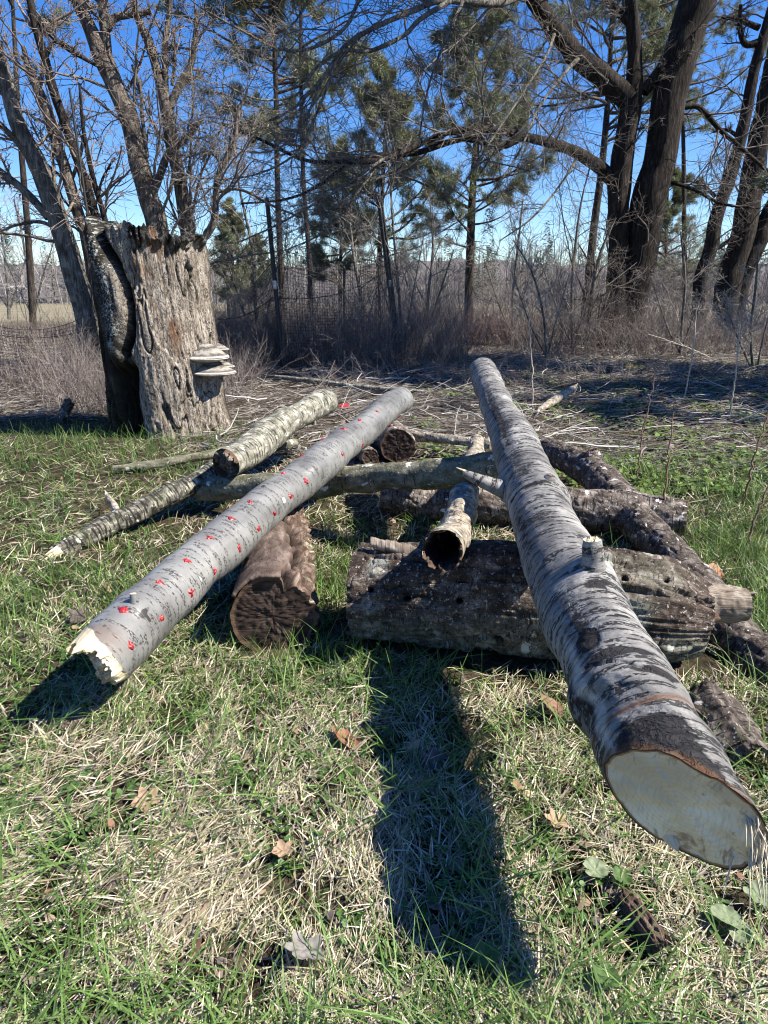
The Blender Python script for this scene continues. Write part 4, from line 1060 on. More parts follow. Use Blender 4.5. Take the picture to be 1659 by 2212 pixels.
# --- the big double trunk on the right, with its long boughs
DK = (.095, .08, .07)
bare_tree('massive dark double trunked bare tree right of centre with long sweeping boughs', 15.7, [
    ('trunk', [(1326, 772, 84), (1328, 735, 70), (1334, 650, 52), (1334, 560, 44), (1336, 450, 43), (1346, 330, 48), (1366, 220, 40), (1371, 100, 31), (1364, 0, 26), (1355, -60, 24)]),
    ('trunk', [(1352, 770, 84), (1355, 740, 70), (1368, 650, 62), (1384, 570, 64), (1399, 450, 72), (1427, 330, 70), (1448, 200, 70), (1481, 80, 74), (1520, -30, 80)]),
    ('limb', [(1358, 215, 48), (1295, 160, 46), (1245, 120, 42), (1200, 65, 38, 15.2), (1160, 10, 34, 14.6), (1130, -40, 30, 13.9)]),
    ('limb', [(1390, 200, 24), (1432, 145, 22), (1495, 90, 20)]),
    ('limb', [(1360, 50, 18), (1320, 10, 16), (1290, -30, 14)]),
    ('limb', [(1325, 392, 30), (1300, 365, 28), (1255, 335, 25, 15.4), (1210, 315, 22, 15.1), (1130, 295, 18, 14.6), (1070, 280, 15, 14.2), (980, 283, 13, 13.6), (900, 315, 12, 13), (825, 345, 11, 12.5), (740, 350, 10, 12), (655, 345, 8, 11.6), (560, 300, 6, 11.2), (470, 265, 4, 11)]),
    ('limb', [(1130, 295, 15, 14.6), (1080, 315, 15, 14.3), (1000, 300, 13, 13.8), (900, 330, 12, 13.3), (820, 335, 11, 12.8), (760, 350, 9, 12.4), (690, 400, 7, 12), (620, 430, 5, 11.7), (520, 440, 3.5, 11.5)]),
    ('limb', [(1475, 232, 12), (1510, 232, 11), (1555, 280, 10), (1590, 310, 9), (1659, 370, 7), (1720, 420, 6)]),
    ('limb', [(1440, 390, 9), (1500, 410, 8), (1560, 440, 6), (1640, 450, 4)]),
    ('bough', [(1150, -30, 20.8, 14.2), (1080, 6, 17.6, 12.8), (960, 0, 14.4, 12), (900, 20, 12.0, 11.5), (830, 50, 10.4, 11), (750, 95, 9.6, 10.5), (700, 165, 8.0, 10.2), (625, 240, 6.4, 10), (540, 270, 4.0, 9.8), (450, 262, 2.8, 9.7)]),
    ('bough', [(975, 1, 11.2, 12.1), (910, 40, 10.4, 11.4), (870, 78, 8.8, 11), (800, 110, 8.0, 10.6), (740, 110, 7.2, 10.3), (680, 150, 6.4, 10), (640, 205, 4.8, 9.8), (560, 215, 4.0, 9.6), (480, 180, 2.8, 9.4)]),
    ('bough', [(940, 3, 8.8, 11.9), (860, -25, 8.8, 11), (790, -20, 8.0, 10.5), (745, 60, 7.2, 10.2), (670, 105, 6.4, 10), (600, 105, 5.6, 9.8), (530, 70, 4.8, 9.6), (440, 20, 3.2, 9.4), (400, -10, 2.4, 9.3)]),
    ('bough', [(700, 165, 5.6, 10.2), (640, 290, 4.8, 9.9), (560, 330, 4.0, 9.7), (470, 300, 2.8, 9.5), (370, 250, 2.0, 9.3)]),
    ('bough', [(727, 130, 6.4, 10.3), (690, 230, 5.6, 10), (640, 330, 4.8, 9.8), (540, 380, 3.2, 9.6), (420, 385, 2.4, 9.4), (300, 370, 1.6, 9.2)]),
    ('bough', [(830, 342, 6.4, 12.5), (760, 390, 5.6, 11.5), (680, 440, 4.8, 10.8), (590, 490, 3.6, 10.2), (500, 530, 2.4, 9.8), (440, 560, 1.6, 9.6)]),
    ('bough', [(820, 350, 5.6, 12.5), (770, 420, 4.8, 12), (700, 500, 4.0, 11.5), (620, 540, 2.4, 11)]),
    ('bough', [(1000, 3, 7.2, 12.2), (960, 90, 5.6, 11.7), (925, 190, 4.0, 11.5), (905, 300, 3.2, 11.3)]),
    ('bough', [(1200, 65, 8.8, 15.2), (1180, 120, 5.6, 14.4), (1130, 200, 4.8, 13.4), (1070, 290, 4.0, 12.6), (1000, 400, 2.4, 11.8)]),
    ('bough', [(1250, 125, 9.6, 15.6), (1210, 170, 6.4, 14.8), (1160, 240, 5.6, 14), (1120, 330, 4.0, 13.2), (1040, 440, 3.2, 12.6), (940, 510, 2.4, 12)]),
    ('bough', [(1250, 335, 7.2, 15.4), (1210, 400, 4.8, 14.8), (1150, 470, 4.0, 14.2), (1080, 520, 2.4, 13.8)])], (.14, .125, .11), BARK_DARK, 201, per=(13, 9, 5), l1=1.15, t0=.12, rmin=.004, droop=.04)

# --- right edge
bare_tree('crooked dark bare tree second from the right edge', 18.0, [
    ('trunk', [(1500, 752, 36), (1511, 666, 32), (1515, 598, 30), (1535, 538, 29), (1547, 470, 28), (1571, 398, 27), (1600, 300, 25), (1630, 150, 22), (1665, 30, 20), (1690, -60, 18)]),
    ('limb', [(1530, 545, 10), (1560, 530, 9), (1600, 500, 8)]), ('limb', [(1545, 425, 8), (1520, 400, 7), (1505, 392, 6)]),
    ('limb', [(1645, 90, 16), (1610, 95, 13), (1598, 55, 10), (1600, 10, 7)]), ('limb', [(1640, 60, 13), (1600, 45, 10), (1560, 35, 7)])], DK, BARK_DARK, 401, l1=1.2)
bare_tree('broad dark leaning tree at the right edge behind tangled twigs', 18.6, [
    ('trunk', [(1558, 750, 62), (1567, 670, 54), (1578, 598, 52), (1603, 518, 50), (1617, 438, 48), (1640, 300, 44), (1665, 180, 40), (1690, 50, 36)]),
    ('trunk', [(1580, 740, 40), (1596, 622, 40), (1632, 530, 40), (1675, 440, 38), (1740, 300, 34)]),
    ('limb', [(1600, 300, 9), (1570, 280, 7), (1540, 285, 5)])], DK, BARK_DARK, 402, l1=1.2)

# --- pines
pine('open crowned pine in the centre with a dark straight trunk', 22, [(1012, 722, 27), (1013, 650, 24), (1016, 540, 22), (1020, 430, 19), (1026, 330, 15), (1031, 200, 11), (1030, 90, 6)], 9.6, 2.6, 2.7, 501, nb=58, ksub=10)
pine('tall dense pine left of centre with crown running out of the frame', 20, [(612, 725, 19), (608, 600, 17), (600, 420, 15), (596, 200, 13), (590, 0, 11)], 14.5, 4.6, 2.6, 502, nb=72, ksub=11, ragged=.3)
pine('tall thin pine beside the dense one with its trunk behind the netting', 21.5, [(672, 730, 15), (668, 560, 13), (655, 380, 12), (650, 150, 10), (650, 0, 8)], 13, 5.0, 2.0, 503, nb=40)
pine('bushy pine behind the tall crossed fence posts', 25, [(815, 715, 17), (818, 600, 15), (824, 450, 12), (830, 330, 9), (832, 240, 5)], 7.8, 2.2, 2.6, 504, nb=52, ksub=10)
pine('pine behind the double trunked tree with crown showing both sides', 26, [(1262, 705, 24), (1268, 640, 22), (1282, 500, 20), (1300, 360, 18), (1312, 230, 15), (1320, 80, 12)], 15.0, 6.0, 4.2, 505, nb=66, ksub=11)
pine('far pine showing beyond the right edge of the double trunk', 29, [(1480, 700, 14), (1478, 500, 12), (1476, 300, 10), (1470, 120, 7)], 13.0, 7, 3.2, 506, nb=44)
pine('small dark pine low behind the netting left of the middle posts', 27, [(735, 705, 12), (735, 600, 10), (738, 500, 7), (740, 420, 4)], 6.0, 1.6, 1.9, 507, nb=40)
pine('dark pine filling the gap between the double trunk and right edge', 30, [(1430, 700, 12), (1436, 600, 10), (1440, 500, 7)], 5.6, 1.0, 2.6, 508, nb=40)
pine('distant pointed spruce standing left of the first tall fence post', 48, [(503, 665, 10), (503, 600, 8), (500, 520, 4)], 6.8, .6, 1.7, 509, nb=46, needle=.2, w=.012, ragged=.15, dead=0)
pine('second distant spruce lower and closer to the fence post', 52, [(545, 660, 8), (546, 610, 7), (548, 570, 4)], 5.0, .6, 1.9, 510, nb=40, needle=.2, w=.012, dead=0)
pine('leafy pine crown high in the top left corner over bare trunks', 17, [(75, 760, 18), (60, 500, 16), (40, 250, 13), (30, 60, 10)], 11, 6.8, 2.2, 511, nb=36, ksub=8)
pine('large dense unseen pine added past the right edge to shade the bank', 8.9, [(2480, 830, 60), (2500, 500, 52), (2520, 100, 40)], 13, 1.6, 4.0, 513, nb=80, ksub=10, dead=0, w=.02, needle=.22)  # out of view, added for the shade it casts on the bank

# --- bare saplings that can be told apart
sap = [
    ('white stemmed young birch far left beyond the brush', 26, [(72, 705, 8), (62, 600, 6), (50, 520, 5), (30, 430, 3)], (.34, .31, .29), 601),
    ('second pale birch clump at the far left edge', 30, [(20, 690, 7), (15, 600, 6), (5, 520, 5), (-10, 440, 3)], (.32, .30, .28), 602),
    ('slim bare sapling just left of the double trunk base', 14.5, [(1268, 770, 13), (1272, 690, 11), (1285, 600, 9), (1300, 540, 7), (1330, 470, 4)], (.10, .085, .075), 603),
    ('thin bare sapling with spreading fan of twigs left of the double trunk', 14.0, [(1238, 775, 8), (1235, 660, 7), (1240, 560, 6), (1255, 440, 4), (1280, 340, 3)], (.13, .115, .10), 604),
    ('pale bare bush with arching stems before the double trunk', 12.5, [(1180, 790, 6), (1175, 690, 5), (1150, 590, 4), (1110, 520, 3)], (.26, .24, .22), 605),
    ('thin pale sapling close beside the leaning steel fence post', 13.2, [(870, 775, 6), (862, 640, 6), (850, 500, 5), (842, 380, 4), (830, 280, 3)], (.24, .22, .20), 606),
    ('bare young tree between the two right hand netting posts', 19, [(790, 730, 10), (780, 640, 9), (765, 560, 7), (755, 470, 4)], (.17, .15, .13), 607),
    ('grey bare sapling just right of the stump before the pines', 13, [(560, 780, 9), (552, 660, 8), (545, 540, 7), (520, 420, 5), (505, 320, 3)], (.18, .16, .14), 608),
    ('leafless shrub right of the double trunk with pale upright shoots', 13.5, [(1468, 780, 7), (1474, 690, 6), (1480, 600, 5), (1470, 500, 3)], (.22, .20, .18), 609),
    ('tangled pale leafless bush at the right edge under the dark tree', 10.5, [(1630, 830, 7), (1622, 720, 6), (1632, 620, 5), (1640, 520, 3)], (.30, .275, .25), 610),
    ('bare sapling between the central pine and netting', 17, [(920, 745, 7), (925, 640, 6), (935, 540, 5), (930, 440, 3)], (.19, .17, .15), 611),
    ('upright leafless sapling right of the central pine', 18, [(1105, 740, 7), (1108, 640, 6), (1118, 540, 5), (1130, 430, 3)], (.19, .17, .15), 612),
]
for lab, y, rows, c, sd in sap:
    bare_tree(lab, y, [('trunk', rows), ('limb', [(rows[0][0]+3, rows[0][1]-25, rows[0][2]*.6), ((rows[0][0]+rows[1][0])/2+25, rows[1][1], rows[0][2]*.5), (rows[1][0]+55, rows[2][1], 2)]),
                       ('limb', [(rows[0][0]-3, rows[0][1]-25, rows[0][2]*.6), ((rows[0][0]+rows[1][0])/2-30, rows[1][1]+15, rows[0][2]*.5), (rows[1][0]-65, rows[2][1]+10, 2)])],
              c, BARK_GREY, sd, per=(11, 8, 4), l1=1.1, name='bare_sapling', cat='sapling', group='leafless saplings in the brush', rmin=.0035)

# ================================================================== FENCE
def fence():
    b = G(613, 800)
    t = thing('wire_fence', 'tall black netting fence on slim dark steel posts behind the stump', 'fence', [b[0], b[1], 0])
    posts = [((613, 803), (576, 430), .03), ((863, 775), (818, 425), .05), ((495, 742), (493, 632), .026), ((743, 758), (743, 578), .024), ((822, 745), (816, 560), .018), ((800, 742), (782, 640), .03)]
    ends = []
    for k, ((u0, v0), (u1, v1), r) in enumerate(posts):
        p0 = G(u0, v0); p1 = Wy(u1, v1, p0[1]+.02)
        P = np.linspace(p0-np.array([0, 0, .1]), p1, 14)
        mb = MB(); V, Q = tubes(P[None], np.full((1, 14), r), 6); mb.add(V, Q)
        V, Q = tubes((P+np.array([r*.9, -r*.5, 0]))[None], np.full((1, 14), r*.4), 4); mb.add(V, Q)
        top = np.array(p1); mb.add(top+np.array([[r, 0, 0], [-r, 0, 0], [0, r, 0], [0, -r, 0], [0, 0, r*1.6]]), None, [[0, 2, 4], [2, 1, 4], [1, 3, 4], [3, 0, 4]])
        o = mb.build('post', METAL if k < 5 else bpy.data.materials['weathered_wood'], t)
        if k == 5: o['label'] = 'leaning grey wooden post'
        ends.append((p0, p1))
    # slim pole at the left of the stump and the white ties on the posts
    p0 = Wy(232, 760, 8.2); p1 = Wy(150, 190, 8.2)
    V, Q = tubes(np.linspace(p0, p1, 12)[None], np.full((1, 12), .012), 6); mb = MB(); mb.add(V, Q); mb.build('post', METAL, t)
    tie = m_plain('white_tag', (.75, .75, .73), .6)
    for (e, f) in ((0, .52), (1, .48), (4, .35)):
        c = ends[e][0]+(ends[e][1]-ends[e][0])*f
        w, h = .022, .06
        V = c+np.array([[x*w, yy*.03-.03, z*h] for z in (-1, -.3, .3, 1) for x, yy in ((-1, -1), (1, -1.1), (1.1, 1), (-1, 1))])
        i = np.arange(3)[:, None]*4; j = np.arange(4)[None]; Q = np.stack([i+j, i+(j+1) % 4, i+4+(j+1) % 4, i+4+j], -1).reshape(-1, 4)
        mk('tag', V, [Q, np.array([[0, 3, 2, 1], [12, 13, 14, 15]])], tie, t)
    def panel(A, B, z0, z1a, z1b, step, r):
        A = np.array(A); B = np.array(B); ln = np.linalg.norm((B-A)[:2]); n = int(ln/step); mb = MB()
        f = np.linspace(0, 1, n+1)
        K = 16; tt = np.linspace(0, 1, K)
        top = z1a+(z1b-z1a)*f-.22*np.sin(f*PI)
        P = A[:2][None, None]+(B-A)[:2][None, None]*f[:, None, None]+np.zeros((1, K, 1))
        Z = z0+(top-z0)[:, None]*tt[None]
        P3 = np.concatenate([P, Z[..., None]], -1); P3[..., 1] += .04*np.sin(Z*3+f[:, None]*9)
        V, Q = tubes(P3, np.full((n+1, K), r), 3); mb.add(V, Q)
        m = int((max(z1a, z1b)-z0)/step); K2 = 24; f2 = np.linspace(0, 1, K2)
        for k in range(m+1):
            q = k/m; tp = z1a+(z1b-z1a)*f2-.22*np.sin(f2*PI); z = z0+(tp-z0)*q
            P = np.concatenate([A[:2]+(B-A)[:2]*f2[:, None], z[:, None]], 1); P[:, 1] += .04*np.sin(z*3+f2*9)
            V, Q = tubes(P[None], np.full((1, K2), r if k < m else r*2), 3); mb.add(V, Q)
        return mb
    (a0, a1), (b0, b1) = ends[0], ends[1]; (c0, c1) = ends[2]
    panel(a0, b0, .05, 1.75, 1.9, .055, .003).build('netting', NETM, t)
    panel(c0, a0, .05, 1.15, 1.7, .055, .003).build('netting', NETM, t)
    lw = Wy(-60, 735, 9.0); panel(lw, Wy(240, 690, 8.4), .05, .85, 1.0, .055, .0022).build('netting', NETM, t)
    # sagging wires
    for P0, P1, sag, r in ((ends[0][0]+(ends[0][1]-ends[0][0])*.44, ends[1][0]+(ends[1][1]-ends[1][0])*.56, .16, .006), (Wy(470, 690, 11.5), ends[0][0]+(ends[0][1]-ends[0][0])*.46, .1, .006),
                           (Wy(-50, 715, 9.0), Wy(232, 700, 8.3), .12, .005), (ends[0][1]-np.array([0, 0, .25]), ends[1][1]-np.array([0, 0, .3]), .2, .004)):
        f = np.linspace(0, 1, 30)[:, None]; P = P0+(P1-P0)*f; P[:, 2] -= sag*np.sin(f[:, 0]*PI)
        V, Q = tubes(P[None], np.full((1, 30), r), 4); mb = MB(); mb.add(V, Q); mb.build('wire', NETM, t)
fence()

# ================================================================== THICKETS, LITTER, FAR WOODS (uncountable)
def thicket(name, label, n, xr, yr, h, col, seed, r=.0035, lean=.35, per=5, keepf=None, zoff=0):
    rng = np.random.default_rng(seed)
    x = xr[0]+(xr[1]-xr[0])*rng.random(n); y = yr[0]+(yr[1]-yr[0])*rng.random(n)**1.5
    k = fbm(np.stack([x*.45, y*.45, x*0], 1), 3, seed) > -.22
    if keepf is not None: k &= keepf(x, y)
    x, y = x[k], y[k]; n = len(x)
    st = np.stack([x, y, gh(x, y)+zoff], 1)
    dr = np.stack([rng.normal(0, lean, n), rng.normal(0, lean, n), np.ones(n)], 1)
    ln = h*(.45+.9*rng.random(n))*(.8+.5*fbm(np.stack([x*.3, y*.3, x*0+3], 1), 2, seed+1))
    P = walk(st, dr, ln, 7, .13, -.035, rng); rr = taper(np.full(n, r)*(.7+.7*rng.random(n))*np.clip(y/12, .5, 1.6), 7, .35)
    mb = MB(); V, Q = tubes(P, rr, 3); c = np.array(col)[rng.integers(0, len(col), n)]*(.6+.8*rng.random(n))[:, None]
    mb.add(V, Q, col=np.repeat(c, 21, 0))
    s, d, l, r2 = kids(P, rr, per, .25, 1, (25, 70), .42, .7, rng, ln)
    B = walk(s, d, l, 4, .2, 0, rng); V, Q = tubes(B, taper(r2, 4, .5), 3); cc = np.repeat(c, per, 0); mb.add(V, Q, col=np.repeat(cc, 12, 0))
    o = mb.build(name, TWIG, None); tag(o, label, None, None, 'stuff'); return o
PB = [(.15, .122, .112), (.20, .172, .152), (.10, .078, .072), (.30, .27, .245)]
RB = [(.20, .10, .085), (.17, .12, .10), (.26, .18, .15)]
thicket('bramble_thicket', 'brown bramble and weed stems left of the stump', 12000, (-12, -1.6), (6.6, 16), .78, PB, 701, keepf=lambda x, y: (x < -2.3) | (y > 7.6))
thicket('bramble_thicket', 'leafless brush behind the netting', 7000, (-5, 1.4), (11.0, 22), 1.1, PB, 702)
thicket('red_stem_thicket', 'reddish dogwood stems beside the central pine', 1500, (.3, 3.6), (16, 24), 1.1, RB, 703)
thicket('bramble_thicket', 'leafless brush around the right hand trunks', 6000, (2.6, 13), (13.2, 24), 1.05, PB, 704)
thicket('bramble_thicket', 'low dead weed stems on the shaded bank', 2600, (-1.0, 7.5), (8.6, 14.5), .42, PB, 705, r=.003, lean=.7)
thicket('tall_brush', 'tall leafless brush along the field edge', 2600, (-22, 18), (23, 38), 2.9, [(.15, .13, .12), (.22, .20, .185), (.12, .10, .095)], 706, r=.006, lean=.25, per=9, keepf=lambda x, y: (x > -5) | (np.abs(np.sin(x*7.3+y*3.1)) < .16))

def field(n, y0, y1, p, rng, side=.66):
    """more blades per square metre near the viewer, as fewer are needed far off"""
    u = rng.random(n); a = 1-p
    y = (y0**a+u*(y1**a-y0**a))**(1/a) if abs(a) > 1e-6 else y0*(y1/y0)**u
    return (rng.random(n)*2-1)*(side*y+.35), y
def litter():
    rng = np.random.default_rng(720); n = 24000
    y = 4.3*np.exp(rng.random(n)*math.log(17/4.3)); x = (rng.random(n)*2-1)*(.62*y+.4)
    k = (x > -.35*y-.1+.5*rng.random(n)) | (y > 6.3)
    k &= (rng.random(n) < sst(y+.6*x*(x > 0)*.4, 3.9, 5.6))
    x, y = x[k], y[k]; n = len(x)
    az = rng.normal(.05, .75, n)
    L = (.06+.32*rng.random(n)**2)*np.clip(y/7, .7, 1.5)
    st = np.stack([x, y, gh(x, y)+.01+.05*rng.random(n)**2], 1)
    P = walk(st, np.stack([np.cos(az), np.sin(az), rng.normal(.02, .12, n)], 1), L, 4, .1, 0, rng)
    P[..., 2] = np.maximum(P[..., 2], gh(P[..., 0].ravel(), P[..., 1].ravel()).reshape(n, 4)+.004)
    r = np.full(n, .0022)*(.6+rng.random(n))*np.clip(y/6, .8, 2)
    col = np.array([(.27, .245, .215), (.17, .145, .125), (.40, .38, .345), (.10, .08, .07), (.20, .165, .135)])
    c = col[rng.integers(0, 5, n)]*(.7+.5*rng.random(n))[:, None]
    mb = MB(); V, Q = tubes(P, taper(r, 4, .5), 3); mb.add(V, Q, col=np.repeat(c, 12, 0))
    n2 = 900; y = 4.8*np.exp(rng.random(n2)*math.log(15/4.8)); x = (rng.random(n2)*2-1)*(.6*y+.4); k = (x > -.3*y) | (y > 6.6); x, y = x[k], y[k]; n2 = len(x)
    az = rng.random(n2)*2*PI; P = walk(np.stack([x, y, gh(x, y)+.02+.06*rng.random(n2)], 1), np.stack([np.cos(az), np.sin(az), rng.normal(0, .12, n2)], 1), np.where(x > -.25*y, .2+.55*rng.random(n2)**2, .15), 6, .12, 0, rng)
    P[..., 2] = np.maximum(P[..., 2], gh(P[..., 0].ravel(), P[..., 1].ravel()).reshape(n2, 6)+.006)
    V, Q = tubes(P, taper(.004+.007*rng.random(n2)**2, 6, .4), 4); mb.add(V, Q, col=np.repeat(np.array([(.36, .34, .31), (.22, .19, .165), (.48, .46, .43)])[rng.integers(0, 3, n2)], 24, 0))
    # fallen leaves and chips, as small curled quads
    m = 9000; y = 4.4*np.exp(rng.random(m)*math.log(16/4.4)); x = (rng.random(m)*2-1)*(.62*y+.4)
    kk = (x > -.2*y) | (y > 6.5); x, y = x[kk], y[kk]; m = len(x)
    s = (.012+.03*rng.random(m))[:, None]; a = rng.random(m)*2*PI; u = np.stack([np.cos(a), np.sin(a), rng.normal(0, .35, m)], 1); v = np.stack([-np.sin(a), np.cos(a), rng.normal(0, .35, m)], 1)
    c0 = np.stack([x, y, gh(x, y)+.012], 1)
    V = np.stack([c0-u*s, c0+v*s*.6, c0+u*s, c0-v*s*.6], 1).reshape(-1, 3)
    cc = col[rng.integers(0, 5, m)]*(.6+.5*rng.random(m))[:, None]
    mb.add(V, np.arange(4*m).reshape(-1, 4), col=np.repeat(cc, 4, 0))
    m = 700; x, y = field(m, .65, 4.2, 1.0, rng); s = (.006+.012*rng.random(m))[:, None]; a = rng.random(m)*2*PI
    for q in range(m):
        k = np.arange(7)*2*PI/7; rr = 1+.5*rng.normal(0, .5, 7); X = np.cos(k)*rr*s[q]; Y = np.sin(k)*rr*s[q]*.7; Zc = 14*X*X+18*Y*Y*rng.normal(.3, .6)
        V = np.stack([x[q]+X*np.cos(a[q])-Y*np.sin(a[q]), y[q]+X*np.sin(a[q])+Y*np.cos(a[q]), gh(x[q:q+1], y[q:q+1])[0]+.012+.012*rng.random()+Zc+X*rng.normal(0, .4)], 1)
        V = np.vstack([V, V.mean(0)]); mb.add(V, None, np.array([[7, i_, (i_+1) % 7] for i_ in range(7)]), col=np.array([(.24, .14, .09), (.16, .12, .10), (.32, .23, .16), (.10, .08, .075)][rng.integers(0, 4)]))
    tag(mb.build('leaf_litter', STRAW, None), 'grey dead stems and leaves flattened on the ground', None, None, 'stuff')
litter()

def far_woods():
    rng = np.random.default_rng(730); n = 1500
    x = (rng.random(n)*2-1)*140; y = 95+75*rng.random(n)
    h = (6.5+4.5*rng.random(n))*(.85+.35*fbm(np.stack([x*.02, y*0, y*0], 1), 3, 3))
    st = np.stack([x, y, y*0-.1], 1)
    P = walk(st, np.stack([rng.normal(0, .05, n), rng.normal(0, .05, n), np.ones(n)], 1), h, 6, .05, 0, rng)
    rr = taper(np.full(n, .11)*(.6+.8*rng.random(n)), 6, .3); mb = MB()
    V, Q = tubes(P, rr, 3); c = np.array([(.20, .185, .18), (.15, .135, .13), (.29, .275, .265)])[rng.integers(0, 3, n)]; mb.add(V, Q, col=np.repeat(c, 18, 0))
    s, d, l, r2 = kids(P, rr, 16, .15, 1, (25, 60), .3, .5, rng, h, .35); B = walk(s, d, l, 4, .15, .02, rng)
    V, Q = tubes(B, taper(np.clip(r2, .03, .06), 4, .5), 3); cc = np.repeat(c, 16, 0)*(.7+.6*rng.random(len(B)))[:, None]; mb.add(V, Q, col=np.repeat(cc, 12, 0))
    # evergreens among them
    k = 170; ex = (rng.random(k)*2-1)*140; ey = 90+70*rng.random(k); eh = 6+6*rng.random(k)
    for q in range(k):
        m = 420; z = rng.random(m)**.8*eh[q]; wd = (1-z/eh[q])*1.9+.15; a = rng.random(m)*2*PI; rad = wd*(.5+.6*rng.random(m))
        c0 = np.stack([ex[q]+rad*np.cos(a), ey[q]+rad*np.sin(a), z+.2], 1); sz = .16+.2*rng.random(m)
        dv = np.stack([np.cos(a), np.sin(a), -.35+0*a], 1); sd = np.stack([-np.sin(a), np.cos(a), 0*a], 1)
        V = np.stack([c0-sd*sz[:, None]*.5, c0+sd*sz[:, None]*.5, c0+dv*sz[:, None]*1.2], 1).reshape(-1, 3)
        cc = np.array([.06, .08, .05])*(.6+.8*rng.random(m))[:, None]; mb.add(V, None, np.arange(3*m).reshape(-1, 3), col=np.repeat(cc, 3, 0))
    # understorey bank that closes the view between the stems
    xs = np.linspace(-260, 260, 360); ys = np.linspace(112, 210, 30); X, Y = np.meshgrid(xs, ys)
    Z = 6.6*sst(Y, 112, 140)*(1+.28*fbm(np.stack([X.ravel()*.03, Y.ravel()*.03, X.ravel()*0], 1), 3, 5).reshape(X.shape))+1.4*fbm(np.stack([X.ravel()*.4, Y.ravel()*.3, X.ravel()*0], 1), 3, 9).reshape(X.shape)*sst(Y, 110, 120)-.3
    i = np.arange(29)[:, None]*360; j = np.arange(359)[None]; Q = np.stack([i+j, i+j+1, i+361+j, i+360+j], -1).reshape(-1, 4)
    cv = (.095+.05*fbm(np.stack([X.ravel()*.6, Y.ravel()*.4, X.ravel()*0], 1), 3, 2))[:, None]*np.array([1.05, .97, .98])
    mb.add(np.stack([X, Y, Z], -1).reshape(-1, 3), Q, col=cv)
    tag(mb.build('far_woods', TWIG, None), 'distant grey leafless woods with some evergreens', None, None, 'stuff')
far_woods()

# ================================================================== GRASS
LP = np.vstack([p for p, r in LOGS]); LR = np.concatenate([r for p, r in LOGS])
sub = slice(None, None, 3)
LPs, LRs = LP[sub], LR[sub]
def clear(xy, hmax):
    ok = np.ones(len(xy), bool)
    low = (LPs[:, 2]-LRs) < .10
    A_, B_ = LPs[low].astype(np.float32), LRs[low].astype(np.float32)
    for i in range(0, len(xy), 20000):
        q = xy[i:i+20000].astype(np.float32)
        d = (q[:, None, 0]-A_[None, :, 0])**2+(q[:, None, 1]-A_[None, :, 1])**2
        ok[i:i+20000] = (d > (B_[None]*.85)**2).all(1)
    ok &= np.hypot(xy[:, 0]-HOLE[0], xy[:, 1]-HOLE[1]) > .034
    return ok
def blades(name, label, x, y, h, w, az, lean, curl, col, K, mat, tiltz=0.0, seed=1, z0=0.0):
    rng = np.random.default_rng(seed); n = len(x)
    t = np.linspace(0, 1, K+1)[None, :]
    a = np.stack([np.cos(az), np.sin(az)], 1)
    horiz = h[:, None]*(lean[:, None]*t+curl[:, None]*t*t)
    rise = h[:, None]*np.sqrt(np.clip(1-(lean*.8)[:, None]**2, .02, 1))*(t-.42*np.clip(curl, 0, 1.6)[:, None]*t*t)
    gz = gh(x, y)+z0
    P = np.stack([x[:, None]+a[:, :1]*horiz, y[:, None]+a[:, 1:]*horiz, gz[:, None]+np.maximum(rise, 0.002)], -1)
    fa = az+PI/2+rng.normal(0, .5, n)
    sd = np.stack([np.cos(fa), np.sin(fa), rng.normal(0, .25, n)], 1)
    ww = w[:, None]*(1-t**2.2*.93)
    V = np.stack([P-sd[:, None]*ww[..., None]*.5, P+sd[:, None]*ww[..., None]*.5], 2)
    i = np.arange(n)[:, None]*(K+1)*2; k = np.arange(K)[None]*2
    Q = np.stack([i+k, i+k+1, i+k+3, i+k+2], -1).reshape(-1, 4)
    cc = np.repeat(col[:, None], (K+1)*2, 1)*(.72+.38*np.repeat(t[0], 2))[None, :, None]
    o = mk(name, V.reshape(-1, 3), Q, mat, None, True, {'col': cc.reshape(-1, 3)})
    tag(o, label, None, None, 'stuff'); return o
def P2(x, y, s, o=0): return np.stack([x*s, y*s, np.zeros_like(x)+o], 1)

